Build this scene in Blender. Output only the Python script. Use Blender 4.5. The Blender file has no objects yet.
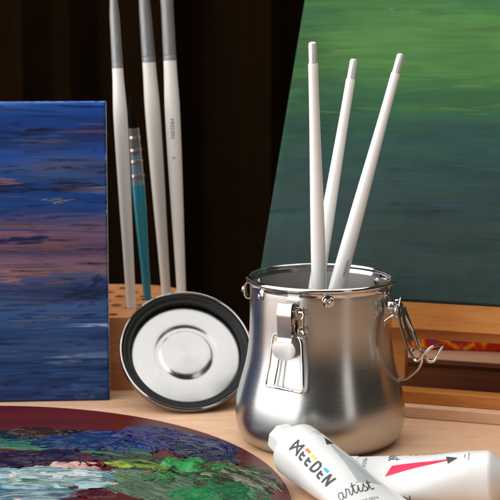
import bpy, bmesh, math, random
import numpy as np
from mathutils import Vector, Matrix, Euler

S = 0.01                      # everything below is written in centimetres
R = math.radians
scene = bpy.context.scene
COL = scene.collection

# ------------------------------------------------------------------ helpers
def srgb(r, g, b, k=1.0):
    def f(c):
        c = c / 255.0
        return (c / 12.92 if c <= 0.04045 else ((c + 0.055) / 1.055) ** 2.4) * k
    return (f(r), f(g), f(b))

def tag(o, label=None, cat=None, group=None, kind=None):
    if label: o['label'] = label
    if cat: o['category'] = cat
    if group: o['group'] = group
    if kind: o['kind'] = kind
    return o

def empty(name, loc=(0, 0, 0), M=None):
    o = bpy.data.objects.new(name, None)
    o.empty_display_size = 0.02
    COL.objects.link(o)
    if M is not None:
        o.matrix_world = M
    else:
        o.location = Vector(loc) * S
    return o

def mesh(name, vf, mat, parent=None, smooth=True, sharp=35, col=None, loc=None):
    v, f = vf
    me = bpy.data.meshes.new(name)
    v = np.asarray(v, dtype=np.float64) * S
    me.from_pydata([tuple(p) for p in v], [], f)
    me.update()
    bm = bmesh.new(); bm.from_mesh(me)
    bmesh.ops.recalc_face_normals(bm, faces=bm.faces[:])
    bm.to_mesh(me); bm.free()
    if smooth:
        me.shade_smooth()
        me.set_sharp_from_angle(angle=R(sharp))
    if col is not None:
        a = me.color_attributes.new('Col', 'FLOAT_COLOR', 'POINT')
        c = np.ones((len(v), 4), dtype=np.float32); c[:, :3] = col
        a.data.foreach_set('color', c.ravel())
    me.materials.append(mat)
    o = bpy.data.objects.new(name, me)
    COL.objects.link(o)
    if parent is not None:
        o.parent = parent
    if loc is not None:
        o.location = Vector(loc) * S
    return o

def merge(*parts):
    V, F = [], []
    for v, f in parts:
        n = len(V)
        V += [tuple(p) for p in v]
        F += [tuple(i + n for i in q) for q in f]
    return V, F

def xf(vf, M):
    v, f = vf
    return [tuple(M @ Vector(p)) for p in v], f

def lathe(prof, n=96, closed=False):
    V, F = [], []
    m = len(prof)
    idx = []
    for (r, z) in prof:
        if r < 1e-6:
            idx.append([len(V)]); V.append((0, 0, z))
        else:
            k = len(V)
            for i in range(n):
                a = 2 * math.pi * i / n
                V.append((r * math.cos(a), r * math.sin(a), z))
            idx.append(list(range(k, k + n)))
    rng = range(m if closed else m - 1)
    for j in rng:
        A, B = idx[j], idx[(j + 1) % m]
        for i in range(n):
            i2 = (i + 1) % n
            if len(A) == 1 and len(B) == 1: continue
            if len(A) == 1: F.append((A[0], B[i], B[i2]))
            elif len(B) == 1: F.append((A[i], B[0], A[i2]))
            else: F.append((A[i], B[i], B[i2], A[i2]))
    return V, F

def arc(cx, cy, r, a0, a1, n):
    return [(cx + r * math.cos(R(a0 + (a1 - a0) * i / n)), cy + r * math.sin(R(a0 + (a1 - a0) * i / n))) for i in range(n + 1)]

def spline(pts, n=8, closed=False):
    P = [Vector(p) for p in pts]; out = []
    m = len(P)
    seg = m if closed else m - 1
    for i in range(seg):
        p1, p2 = P[i], P[(i + 1) % m]
        p0 = P[i - 1] if (i > 0 or closed) else p1 * 2 - p2
        p3 = P[(i + 2) % m] if (i + 2 < m or closed) else p2 * 2 - p1
        for k in range(n):
            t = k / n
            out.append(0.5 * ((2 * p1) + (p2 - p0) * t + (2 * p0 - 5 * p1 + 4 * p2 - p3) * t * t + (3 * p1 - p0 - 3 * p2 + p3) * t ** 3))
    if not closed: out.append(P[-1])
    return out

def fillet(pts, r, closed=False, n=5):
    """polyline with rounded corners (wire bent round a former)"""
    P = [Vector(p) for p in pts]; out = []
    m = len(P)
    for i in range(m):
        if not closed and i in (0, m - 1):
            out.append(P[i]); continue
        a, b, c = P[i - 1], P[i], P[(i + 1) % m]
        d1 = (a - b); d2 = (c - b)
        k = min(r, d1.length * .45, d2.length * .45)
        q0 = b + d1.normalized() * k; q2 = b + d2.normalized() * k
        for j in range(n + 1):
            t = j / n
            out.append(q0 * (1 - t) ** 2 + b * 2 * t * (1 - t) + q2 * t * t)
    return out

def wire(pts, r, n=10, closed=False):
    P = [Vector(p) for p in pts]
    m = len(P)
    V, F = [], []
    rr = r if hasattr(r, '__len__') else [r] * m
    T = []
    for i in range(m):
        if closed: t = P[(i + 1) % m] - P[i - 1]
        else: t = P[min(i + 1, m - 1)] - P[max(i - 1, 0)]
        T.append(t.normalized())
    up = Vector((0, 0, 1)) if abs(T[0].z) < .9 else Vector((1, 0, 0))
    nrm = (up - T[0] * up.dot(T[0])).normalized()
    for i in range(m):
        nrm = (nrm - T[i] * nrm.dot(T[i]))
        nrm.normalize()
        b = T[i].cross(nrm)
        for k in range(n):
            a = 2 * math.pi * k / n
            V.append(tuple(P[i] + (nrm * math.cos(a) + b * math.sin(a)) * rr[i]))
    for i in range(m if closed else m - 1):
        j = (i + 1) % m
        for k in range(n):
            k2 = (k + 1) % n
            F.append((i * n + k, i * n + k2, j * n + k2, j * n + k))
    if not closed:
        F.append(tuple(range(n - 1, -1, -1)))
        F.append(tuple((m - 1) * n + k for k in range(n)))
    return V, F

def box(c, s, bev=0.0, seg=2):
    bm = bmesh.new()
    bmesh.ops.create_cube(bm, size=1.0)
    for v in bm.verts:
        v.co = Vector((v.co.x * s[0] + c[0], v.co.y * s[1] + c[1], v.co.z * s[2] + c[2]))
    if bev > 0:
        bmesh.ops.bevel(bm, geom=bm.edges[:] , offset=bev, segments=seg, affect='EDGES', profile=.5)
    bm.verts.index_update()
    V = [tuple(v.co) for v in bm.verts]; F = [tuple(v.index for v in f.verts) for f in bm.faces]
    bm.free()
    return V, F

def prism(outline, h0, h1, bev=0.0, seg=2):
    """outline (x, y) extruded from z=h0 to z=h1"""
    bm = bmesh.new()
    lo = [bm.verts.new((x, y, h0)) for x, y in outline]
    hi = [bm.verts.new((x, y, h1)) for x, y in outline]
    n = len(outline)
    fb = bm.faces.new(lo[::-1]); ft = bm.faces.new(hi)
    for i in range(n):
        bm.faces.new((lo[i], lo[(i + 1) % n], hi[(i + 1) % n], hi[i]))
    if bev > 0:
        ed = list(set(list(fb.edges) + list(ft.edges)))
        bmesh.ops.bevel(bm, geom=ed, offset=bev, segments=seg, affect='EDGES', profile=.5)
    bm.verts.index_update()
    V = [tuple(v.co) for v in bm.verts]; F = [tuple(v.index for v in f.verts) for f in bm.faces]
    bm.free()
    return V, F

def strip(profile, width, thick):
    """sheet-metal strip: profile is a list of (r, z); extruded +-width/2 along x (a list or a number)"""
    P = [Vector((p[0], p[1])) for p in profile]
    m = len(P)
    W = width if hasattr(width, '__len__') else [width] * m
    V, F = [], []
    for i in range(m):
        t = (P[min(i + 1, m - 1)] - P[max(i - 1, 0)]).normalized()
        nn = Vector((-t.y, t.x)) * thick * .5
        for sgn in (1, -1):
            q = P[i] + nn * sgn
            V.append((-W[i] / 2, q.x, q.y)); V.append((W[i] / 2, q.x, q.y))
    for i in range(m - 1):
        a, b = i * 4, i * 4 + 4
        F += [(a, a + 1, b + 1, b), (a + 2, b + 2, b + 3, a + 3), (a, b, b + 2, a + 2), (a + 1, a + 3, b + 3, b + 1)]
    F += [(0, 2, 3, 1), ((m - 1) * 4, (m - 1) * 4 + 1, (m - 1) * 4 + 3, (m - 1) * 4 + 2)]
    return V, F

def frame(origin, z, x_hint=(1, 0, 0)):
    z = Vector(z).normalized(); x = Vector(x_hint)
    x = (x - z * x.dot(z)).normalized(); y = z.cross(x)
    M = Matrix(((x.x, y.x, z.x, origin[0]), (x.y, y.y, z.y, origin[1]), (x.z, y.z, z.z, origin[2]), (0, 0, 0, 1)))
    return M

def frame_m(origin, z, x_hint=(1, 0, 0)):
    M = frame(origin, z, x_hint); M.translation *= S
    return M

# ------------------------------------------------------------------ noise (numpy)
def hash2(ix, iy, seed):
    h = (ix.astype(np.int64) * 374761393 + iy.astype(np.int64) * 668265263 + seed * 1442695041) & 0xffffffff
    h = ((h ^ (h >> 13)) * 1274126177) & 0xffffffff
    h = h ^ (h >> 16)
    return (h & 0xffffff) / float(0xffffff)

def vnoise(x, y, seed=0):
    x, y = np.broadcast_arrays(np.asarray(x, float), np.asarray(y, float))
    ix = np.floor(x); iy = np.floor(y)
    fx = x - ix; fy = y - iy
    fx = fx * fx * (3 - 2 * fx); fy = fy * fy * (3 - 2 * fy)
    a = hash2(ix, iy, seed); b = hash2(ix + 1, iy, seed)
    c = hash2(ix, iy + 1, seed); d = hash2(ix + 1, iy + 1, seed)
    return (a * (1 - fx) + b * fx) * (1 - fy) + (c * (1 - fx) + d * fx) * fy

def fbm(x, y, seed=0, o=4):
    s = 0; a = .5; t = 0
    for k in range(o):
        s = s + a * vnoise(x * 2 ** k, y * 2 ** k, seed + k * 17); t += a; a *= .5
    return s / t

def sstep(a, b, x):
    t = np.clip((x - a) / (b - a), 0, 1)
    return t * t * (3 - 2 * t)

# ------------------------------------------------------------------ materials
def new_mat(name):
    m = bpy.data.materials.new(name); m.use_nodes = True
    nt = m.node_tree
    return m, nt, nt.nodes['Principled BSDF']

def N(nt, t, **kw):
    n = nt.nodes.new(t)
    for k, v in kw.items():
        if k in n.inputs: n.inputs[k].default_value = v
        else: setattr(n, k, v)
    return n

def pmat(name, color, rough=.5, metal=0, coat=0, spec=.5, var=0.0, scale=60, bump=0.0, bscale=200, rvar=0.0, sss=0.0):
    m, nt, b = new_mat(name)
    b.inputs['Roughness'].default_value = rough; b.inputs['Metallic'].default_value = metal
    b.inputs['Coat Weight'].default_value = coat; b.inputs['Specular IOR Level'].default_value = spec
    b.inputs['Subsurface Weight'].default_value = sss
    b.inputs['Subsurface Radius'].default_value = (.004, .003, .002)
    b.inputs['Subsurface Scale'].default_value = .5
    tc = N(nt, 'ShaderNodeTexCoord')
    nz = N(nt, 'ShaderNodeTexNoise'); nz.inputs['Scale'].default_value = scale; nz.inputs['Detail'].default_value = 5
    nt.links.new(tc.outputs['Object'], nz.inputs['Vector'])
    mx = N(nt, 'ShaderNodeMix', data_type='RGBA')
    c0 = [max(0, c * (1 - var)) for c in color]; c1 = [min(1, c * (1 + var)) for c in color]
    mx.inputs[6].default_value = (*c0, 1); mx.inputs[7].default_value = (*c1, 1)
    nt.links.new(nz.outputs['Fac'], mx.inputs[0]); nt.links.new(mx.outputs[2], b.inputs['Base Color'])
    if rvar > 0:
        mr = N(nt, 'ShaderNodeMapRange'); mr.inputs[3].default_value = max(0.02, rough - rvar); mr.inputs[4].default_value = rough + rvar
        mr.inputs[1].default_value = .3; mr.inputs[2].default_value = .7
        nt.links.new(nz.outputs['Fac'], mr.inputs[0]); nt.links.new(mr.outputs[0], b.inputs['Roughness'])
    if bump > 0:
        n2 = N(nt, 'ShaderNodeTexNoise'); n2.inputs['Scale'].default_value = bscale; n2.inputs['Detail'].default_value = 4
        nt.links.new(tc.outputs['Object'], n2.inputs['Vector'])
        bp = N(nt, 'ShaderNodeBump'); bp.inputs['Strength'].default_value = bump; bp.inputs['Distance'].default_value = .0006
        nt.links.new(n2.outputs['Fac'], bp.inputs['Height']); nt.links.new(bp.outputs['Normal'], b.inputs['Normal'])
    return m

def wood(name, c0, c1, c2, stretch=(1, 14, 14), scale=9, rough=.42, spec=.4, bump=.15, pores=.6):
    m, nt, b = new_mat(name)
    b.inputs['Specular IOR Level'].default_value = spec
    tc = N(nt, 'ShaderNodeTexCoord')
    mp = N(nt, 'ShaderNodeMapping'); mp.inputs['Scale'].default_value = stretch
    nt.links.new(tc.outputs['Object'], mp.inputs['Vector'])
    w = N(nt, 'ShaderNodeTexNoise'); w.inputs['Scale'].default_value = scale; w.inputs['Detail'].default_value = 8; w.inputs['Roughness'].default_value = .62; w.inputs['Distortion'].default_value = .7
    nt.links.new(mp.outputs['Vector'], w.inputs['Vector'])
    fine = N(nt, 'ShaderNodeTexNoise'); fine.inputs['Scale'].default_value = scale * 9; fine.inputs['Detail'].default_value = 3
    nt.links.new(mp.outputs['Vector'], fine.inputs['Vector'])
    r = N(nt, 'ShaderNodeValToRGB')
    e = r.color_ramp.elements
    e[0].position = .3; e[0].color = (*c0, 1); e[1].position = .72; e[1].color = (*c2, 1)
    k = e.new(.5); k.color = (*c1, 1)
    nt.links.new(w.outputs['Fac'], r.inputs['Fac'])
    r2 = N(nt, 'ShaderNodeValToRGB'); q = r2.color_ramp.elements
    q[0].position = .32; q[0].color = (pores, pores * .93, pores * .85, 1); q[1].position = .46; q[1].color = (1, 1, 1, 1)
    nt.links.new(fine.outputs['Fac'], r2.inputs['Fac'])
    mx = N(nt, 'ShaderNodeMix', data_type='RGBA', blend_type='MULTIPLY'); mx.inputs[0].default_value = .45
    nt.links.new(r.outputs['Color'], mx.inputs[6]); nt.links.new(r2.outputs['Color'], mx.inputs[7])
    nt.links.new(mx.outputs[2], b.inputs['Base Color'])
    mr = N(nt, 'ShaderNodeMapRange'); mr.inputs[3].default_value = rough - .08; mr.inputs[4].default_value = rough + .1
    nt.links.new(w.outputs['Fac'], mr.inputs[0]); nt.links.new(mr.outputs[0], b.inputs['Roughness'])
    bp = N(nt, 'ShaderNodeBump'); bp.inputs['Strength'].default_value = bump; bp.inputs['Distance'].default_value = .0004
    nt.links.new(fine.outputs['Fac'], bp.inputs['Height']); nt.links.new(bp.outputs['Normal'], b.inputs['Normal'])
    return m

def brushed(name, base=(.60, .575, .55), rough=.27, aniso=.65, amount=.1, axis_scale=(6, 6, 900), bump=.02):
    m, nt, b = new_mat(name)
    b.inputs['Metallic'].default_value = 1
    b.inputs['Anisotropic'].default_value = aniso; b.inputs['Anisotropic Rotation'].default_value = .25
    tg = N(nt, 'ShaderNodeTangent', direction_type='RADIAL', axis='Z')
    nt.links.new(tg.outputs['Tangent'], b.inputs['Tangent'])
    tc = N(nt, 'ShaderNodeTexCoord')
    mp = N(nt, 'ShaderNodeMapping'); mp.inputs['Scale'].default_value = axis_scale
    nt.links.new(tc.outputs['Object'], mp.inputs['Vector'])
    nz = N(nt, 'ShaderNodeTexNoise'); nz.inputs['Scale'].default_value = 4; nz.inputs['Detail'].default_value = 6; nz.inputs['Roughness'].default_value = .7
    nt.links.new(mp.outputs['Vector'], nz.inputs['Vector'])
    big = N(nt, 'ShaderNodeTexNoise'); big.inputs['Scale'].default_value = 45; big.inputs['Detail'].default_value = 4
    nt.links.new(tc.outputs['Object'], big.inputs['Vector'])
    ad = N(nt, 'ShaderNodeMix', data_type='FLOAT'); ad.inputs[0].default_value = .35
    nt.links.new(nz.outputs['Fac'], ad.inputs[2]); nt.links.new(big.outputs['Fac'], ad.inputs[3])
    mr = N(nt, 'ShaderNodeMapRange'); mr.inputs[1].default_value = .3; mr.inputs[2].default_value = .7
    mr.inputs[3].default_value = rough - amount; mr.inputs[4].default_value = rough + amount
    nt.links.new(ad.outputs[0], mr.inputs[0]); nt.links.new(mr.outputs[0], b.inputs['Roughness'])
    r = N(nt, 'ShaderNodeMix', data_type='RGBA')
    r.inputs[6].default_value = (*[c * .9 for c in base], 1); r.inputs[7].default_value = (*[min(1, c * 1.08) for c in base], 1)
    nt.links.new(nz.outputs['Fac'], r.inputs[0]); nt.links.new(r.outputs[2], b.inputs['Base Color'])
    bp = N(nt, 'ShaderNodeBump'); bp.inputs['Strength'].default_value = bump; bp.inputs['Distance'].default_value = .0002
    nt.links.new(nz.outputs['Fac'], bp.inputs['Height']); nt.links.new(bp.outputs['Normal'], b.inputs['Normal'])
    return m

def paintmat(name, rough=.35, coat=.0, bump=.0, spec=.5):
    """oil paint whose pigment is held in the mesh's colour attribute"""
    m, nt, b = new_mat(name)
    at = N(nt, 'ShaderNodeAttribute', attribute_name='Col')
    nt.links.new(at.outputs['Color'], b.inputs['Base Color'])
    b.inputs['Coat Weight'].default_value = coat; b.inputs['Coat Roughness'].default_value = .12
    b.inputs['Specular IOR Level'].default_value = spec
    tc = N(nt, 'ShaderNodeTexCoord')
    nz = N(nt, 'ShaderNodeTexNoise'); nz.inputs['Scale'].default_value = 90; nz.inputs['Detail'].default_value = 4
    nt.links.new(tc.outputs['Object'], nz.inputs['Vector'])
    mr = N(nt, 'ShaderNodeMapRange'); mr.inputs[1].default_value = .3; mr.inputs[2].default_value = .7
    mr.inputs[3].default_value = rough - .1; mr.inputs[4].default_value = rough + .12
    nt.links.new(nz.outputs['Fac'], mr.inputs[0]); nt.links.new(mr.outputs[0], b.inputs['Roughness'])
    if bump > 0:
        n2 = N(nt, 'ShaderNodeTexNoise'); n2.inputs['Scale'].default_value = 900; n2.inputs['Detail'].default_value = 2
        nt.links.new(tc.outputs['Object'], n2.inputs['Vector'])
        bp = N(nt, 'ShaderNodeBump'); bp.inputs['Strength'].default_value = bump; bp.inputs['Distance'].default_value = .0003
        nt.links.new(n2.outputs['Fac'], bp.inputs['Height']); nt.links.new(bp.outputs['Normal'], b.inputs['Normal'])
    return m

M_table = wood('pale_beech_table', srgb(214, 170, 133), srgb(224, 182, 147), srgb(231, 193, 160), stretch=(1.2, 12, 12), scale=8, rough=.42, bump=.1, pores=.6)
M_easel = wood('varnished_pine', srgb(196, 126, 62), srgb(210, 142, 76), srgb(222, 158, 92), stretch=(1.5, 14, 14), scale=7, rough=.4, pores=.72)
M_easel_dark = wood('varnished_pine_shaded', srgb(84, 44, 18), srgb(98, 54, 22), srgb(112, 64, 30), stretch=(1.5, 14, 14), scale=7, rough=.4, pores=.72)  # easel pine with the shade of its interior put into the colour
M_easel_mid = wood('varnished_pine_half_shaded', srgb(176, 106, 46), srgb(190, 120, 56), srgb(204, 136, 70), stretch=(1.5, 14, 14), scale=7, rough=.4, pores=.72)  # same pine, darkened in colour for the shaded ledge support and front rail
M_block = wood('beech_block', srgb(176, 112, 64), srgb(190, 128, 78), srgb(204, 144, 92), stretch=(1.2, 10, 10), scale=8, rough=.5, pores=.72)
M_steel = brushed('brushed_steel', base=(.48, .485, .487), rough=.25, aniso=.42, amount=.05, bump=.004)
M_inner = brushed('satin_steel_inside', base=(.44, .425, .40), rough=.5, aniso=.3, amount=.04, bump=.002)
M_polish = brushed('polished_steel', base=(.56, .54, .52), rough=.11, aniso=.3, amount=.05, axis_scale=(30, 30, 200), bump=.008)
M_lidplate = brushed('spun_steel', base=(.38, .375, .367), rough=.2, aniso=.8, amount=.05, axis_scale=(30, 30, 30), bump=.004)
M_wire = pmat('bright_wire', (.66, .63, .6), rough=.14, metal=1, var=.08, scale=120, rvar=.05)
M_gasket = pmat('black_rubber', (.010, .011, .011), rough=.62, spec=.25, var=.25, scale=160, bump=.12, bscale=500)
M_white = pmat('white_lacquer', (.84, .84, .828), rough=.3, coat=.25, var=.025, scale=90, rvar=.06, bump=.03, bscale=240)
M_white_h = pmat('cream_lacquer', (.74, .71, .665), rough=.34, coat=.2, var=.03, scale=90, rvar=.06, bump=.03, bscale=240)
M_silver = pmat('silver_tip', (.72, .72, .73), rough=.38, metal=.45, var=.06, scale=200, rvar=.06)
M_ferrule = pmat('nickel_ferrule', (.25, .25, .25), rough=.5, metal=.55, var=.05, scale=150, rvar=.06)
M_bristle = pmat('dark_bristle', (.0055, .0033, .0018), rough=.9, spec=.08, var=.5, scale=400, bump=.5, bscale=900)
M_teal = pmat('teal_lacquer', srgb(14, 128, 150), rough=.28, coat=.4, var=.06, scale=80, rvar=.05)
M_tube = pmat('white_tube_foil', (.71, .71, .705), rough=.33, coat=.15, var=.02, scale=50, rvar=.07, bump=.35, bscale=32)
M_cap = pmat('white_cap_plastic', (.70, .70, .68), rough=.38, var=.02, scale=90, sss=.15, bump=.03, bscale=300)
M_ink = pmat('grey_ink', srgb(52, 52, 56), rough=.45, var=.08, scale=200)
M_ink_light = pmat('pale_grey_ink', srgb(120, 120, 122), rough=.45, var=.05, scale=200)
M_wgrey = pmat('grey_wedge_ink', srgb(170, 178, 180), rough=.4, var=.05, scale=60)
M_wpink = pmat('crimson_wedge_ink', srgb(228, 22, 78), rough=.4, var=.08, scale=60)
M_orange = pmat('orange_ink', srgb(235, 120, 30), rough=.4, var=.04)
M_yellow = pmat('yellow_ink', srgb(248, 205, 40), rough=.4, var=.04)
M_blue = pmat('blue_ink', srgb(20, 170, 225), rough=.4, var=.04)
M_brownink = pmat('brown_ink', srgb(84, 58, 44), rough=.45, var=.05)
M_curtain = pmat('dark_brown_curtain', (.0080, .0040, .0015), rough=.9, spec=.0, var=.35, scale=30, bump=.3, bscale=700)
M_palette = wood('mahogany_palette', srgb(62, 12, 9), srgb(74, 15, 11), srgb(88, 21, 15), stretch=(1, 8, 8), scale=6, rough=.36, spec=.28, bump=.06, pores=.8)
M_paint = paintmat('canvas_oil_paint', rough=.55, bump=.2, spec=.14)
M_wet = paintmat('thick_wet_oil_paint', rough=.23, coat=0, spec=.26)
M_cloth = pmat('primed_canvas_edge', (.72, .73, .76), rough=.7, var=.06, scale=80, bump=.25, bscale=900)
M_blueedge = pmat('primed_edge_with_blue_paint', srgb(176, 188, 216), rough=.6, var=.3, scale=70, bump=.2, bscale=700)
M_pale = pmat('bare_primed_canvas', srgb(206, 176, 158), rough=.7, var=.04, scale=60, bump=.2, bscale=900)

m, nt, b = new_mat('clear_plastic_quill')
b.inputs['Base Color'].default_value = (.93, .95, .95, 1); b.inputs['Roughness'].default_value = .12
b.inputs['Transmission Weight'].default_value = .92; b.inputs['IOR'].default_value = 1.35
M_clear = m

# ------------------------------------------------------------------ setting
def table():
    vf = box((0, -10.5, -1.25), (150, 79, 2.5), bev=.25)
    o = mesh('table_top', vf, M_table)
    return tag(o, 'pale beech table top that everything stands on', 'table', kind='structure')
table()

def curtain():
    nx, nz = 260, 6
    V, F = [], []
    for j in range(nz):
        z = -45 + 140 * j / (nz - 1)
        for i in range(nx):
            x = -110 + 220 * i / (nx - 1)
            y = 62 + 1.9 * math.sin(x * .55 + .8 * math.sin(x * .13)) + .8 * math.sin(x * 1.3 + 1.1) + .15 * math.sin(z * .1 + x)
            V.append((x, y, z))
    for j in range(nz - 1):
        for i in range(nx - 1):
            a = j * nx + i
            F.append((a, a + 1, a + nx + 1, a + nx))
    n = len(V)
    V += [(x, y + .15, z) for x, y, z in V]
    F += [tuple(i + n for i in f[::-1]) for f in F]
    o = mesh('backdrop_curtain', (V, F), M_curtain)
    return tag(o, 'dark brown curtain hanging in soft folds behind the table', 'curtain', kind='structure')
curtain()

# ------------------------------------------------------------------ text helper
def text_mesh(body, size, res=3):
    cu = bpy.data.curves.new('txt', 'FONT'); cu.body = body; cu.size = size
    cu.align_x = 'CENTER'; cu.align_y = 'CENTER'; cu.resolution_u = res
    o = bpy.data.objects.new('txt', cu); COL.objects.link(o)
    dg = bpy.context.evaluated_depsgraph_get()
    me = o.evaluated_get(dg).to_mesh()
    bm = bmesh.new(); bm.from_mesh(me)
    o.evaluated_get(dg).to_mesh_clear()
    bmesh.ops.triangulate(bm, faces=bm.faces[:])
    bm.verts.index_update()
    V = [(v.co.x, v.co.y) for v in bm.verts]; F = [tuple(v.index for v in f.verts) for f in bm.faces]
    bm.free()
    bpy.data.objects.remove(o); bpy.data.curves.remove(cu)
    return V, F

def subdivide2d(V, F, maxlen):
    bm = bmesh.new()
    vs = [bm.verts.new((x, y, 0)) for x, y in V]
    for f in F:
        try: bm.faces.new([vs[i] for i in f])
        except ValueError: pass
    for _ in range(5):
        ed = [e for e in bm.edges if e.calc_length() > maxlen]
        if not ed: break
        bmesh.ops.subdivide_edges(bm, edges=ed, cuts=1)
        bmesh.ops.triangulate(bm, faces=bm.faces[:])
    bm.verts.index_update()
    V2 = [(v.co.x, v.co.y) for v in bm.verts]; F2 = [tuple(v.index for v in f.verts) for f in bm.faces]
    bm.free()
    return V2, F2

def quad_line(pts, w):
    """a flat pen stroke along a polyline in 2D"""
    V, F = [], []
    P = [Vector(p) for p in pts]; m = len(P)
    for i in range(m):
        t = (P[min(i + 1, m - 1)] - P[max(i - 1, 0)])
        t = t.normalized() if t.length > 1e-9 else Vector((1, 0))
        nn = Vector((-t.y, t.x)) * w * .5
        V += [tuple(P[i] + nn), tuple(P[i] - nn)]
    for i in range(m - 1):
        a = 2 * i
        F.append((a, a + 1, a + 3, a + 2))
    return V, F

# ------------------------------------------------------------------ the steel pot
pot = empty('brush_washer', (0, 0, 0))
tag(pot, 'open brushed steel brush washer pot with two wire clasps, holding three white brushes', 'brush washer')

outer = [(0, .12), (3.7, .12), (3.78, 0.0), (4.1, 0.02), (4.42, .16), (4.66, .42), (4.83, .8), (4.93, 1.25), (4.96, 1.7), (4.93, 2.2), (4.86, 2.7),
         (4.74, 3.2), (4.6, 3.7), (4.46, 4.2), (4.34, 4.7), (4.25, 5.2), (4.19, 5.7), (4.15, 6.2), (4.125, 6.8), (4.12, 7.4), (4.12, 8.0), (4.12, 8.6), (4.12, 9.05)]
sp = spline([(r, z, 0) for r, z in outer[4:]], n=3)
outer = outer[:4] + [(p.x, p.y) for p in sp]
rim = [(4.115, 9.16), (4.13, 9.3), (4.2, 9.42)] + [(4.2 + .15 * math.cos(R(a)), 9.56 + .15 * math.sin(R(a))) for a in range(-60, 211, 18)]
inner = [(4.03, 9.4), (3.99, 9.2), (3.98, 8.5), (3.98, 7), (4.02, 6), (4.15, 5), (4.45, 3.8), (4.72, 2.6), (4.78, 1.6), (4.62, .8), (4.2, .4), (3.6, .3), (0, .3)]
body = mesh('pot_body', lathe(outer + [(4.115, 9.16)], 160), M_steel, pot, sharp=50)
mesh('inner_wall', lathe([(4.0, 9.3)] + inner[2:], 120), M_inner, pot, sharp=50)
mesh('rim', lathe(rim + [(4.03, 9.4), (3.985, 9.24)], 160), M_polish, pot, sharp=60)

def ring(phi):
    """matrix placing local (x tangent, y outward, z up) at azimuth phi, 0 = facing the camera side, + to the right"""
    a = R(phi)
    out = Vector((math.sin(a), -math.cos(a), 0)); tx = Vector((0, 0, 1)).cross(out) * -1
    tx = Vector((math.cos(a), math.sin(a), 0))
    return Matrix(((tx.x, out.x, 0, 0), (tx.y, out.y, 0, 0), (0, 0, 1, 0), (0, 0, 0, 1)))

def rivet(phi, z=9.0, r=4.12, k=1.0):
    prof = [(0, .05), (.06, .055), (.1, .09), (.15, .105), (.2, .09), (.25, .055), (.33, .035), (.36, 0), (.36, -.06)]
    prof = [(a * k, b * k) for a, b in prof]
    v, f = lathe(prof, 24)
    v = [(p[0], p[2] + r, p[1] + z) for p in v]
    return xf((v, f), ring(phi))
for ph in (-58, 3, 62):
    mesh('rivet', rivet(ph), M_polish, pot)
for ph in (122, 182, 242):     # inner heads seen over the rim
    v, f = lathe([(0, .1), (.14, .09), (.24, .04), (.27, -.04)], 20)
    v = [(p[0], 3.985 - p[2], p[1] + 8.95) for p in v]
    mesh('rivet', xf((v, f), ring(ph)), M_polish, pot)

# handle lug on the far left of the neck
v1 = strip([(4.1, 9.25), (4.3, 9.22), (4.42, 9.05), (4.42, 8.5), (4.3, 8.33), (4.1, 8.3)], .8, .09)
lug = mesh('lug', xf(v1, ring(-99)), M_polish, pot, sharp=40)
v, f = lathe([(0, .2), (.1, .2), (.18, .13), (.2, 0)], 20)
v = [(p[0], p[2] + 4.46, p[1] + 8.78) for p in v]
mesh('rivet', xf((v, f), ring(-99)), M_polish, lug)

def clasp_closed(phi):
    Rm = ring(phi)
    e = empty('clasp'); e.parent = pot
    # mounting bracket: plate with two ears and a pin
    pl = merge(box((.25, 4.16, 7.75), (1.15, .07, 1.75), .03))
    mesh('mounting_plate', xf(pl, Rm), M_polish, e, smooth=False)
    ears = merge(box((.62, 4.42, 8.3), (.09, .5, .62), .04), box((.74, 4.42, 7.3), (.09, .5, .5), .04),
                 wire([(-.35, 4.48, 8.42), (.95, 4.48, 8.42)], .075, 10),
                 wire(spline([(.86, 4.48, 8.42), (1.02, 4.6, 8.3), (.95, 4.68, 8.12), (.8, 4.56, 8.12)], 5), .06, 8),
                 wire(spline([(.68, 4.5, 7.35), (.92, 4.62, 7.42), (1.1, 4.66, 7.25), (1.05, 4.6, 7.05), (.82, 4.55, 7.02)], 5), .065, 8))
    mesh('hinge_ears', xf(ears, Rm), M_polish, e, sharp=40)
    lev = strip([(p[0], p[1]) for p in fillet([(4.3, 8.72, 0), (4.52, 8.92, 0), (4.82, 8.86, 0), (4.92, 8.3, 0), (4.86, 7.5, 0), (4.78, 6.95, 0), (4.86, 6.75, 0)], .18)], .86, .075)
    side = strip([(4.55, 8.75), (4.6, 8.3), (4.56, 7.6), (4.6, 7.05)], .07, .36)
    sides = [xf(side, Matrix.Translation((sx, .02, 0))) for sx in (-.4, .4)]
    mesh('lever', xf(merge(lev, *sides), Rm), M_polish, e, sharp=40)
    # rounded thumb tab
    out = [(.72 * math.cos(R(t)), .62 * math.sin(R(t))) for t in range(0, 360, 10)]
    out = [(x, max(-.66, min(y, .44))) for x, y in out]
    v, f = prism(out, -.045, .045, .02)
    v = [(p[0], p[2] + 4.93 + .06 * (p[1]), p[1] + 6.33) for p in v]
    mesh('thumb_tab', xf((v, f), Rm), M_tab, e, sharp=40)
    # hanging wire bail and the thinner inner loop
    bail = fillet([(-.55, 4.5, 7.05), (-.8, 4.62, 7.1), (-.86, 4.66, 6.6), (-.95, 4.78, 5.3), (-1.1, 4.98, 4.2), (1.12, 4.98, 4.05), (1.2, 4.96, 4.35), (1.08, 4.78, 5.6), (.95, 4.66, 6.8), (.72, 4.58, 7.1), (.5, 4.52, 7.02)], .16)
    mesh('wire_bail', xf(wire(bail, .078, 10), Rm), M_wire, e)
    loop = fillet([(-.42, 4.62, 5.95), (-.5, 4.7, 5.2), (-.58, 4.93, 4.32), (-.5, 5.06, 4.22), (.62, 5.06, 4.1)], .12)
    mesh('wire_loop', xf(wire(loop, .062, 8), Rm), M_wire, e)
    return e
M_tab = pmat('satin_tab', (.70, .69, .68), rough=.5, metal=.55, var=.03, scale=120)
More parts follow.
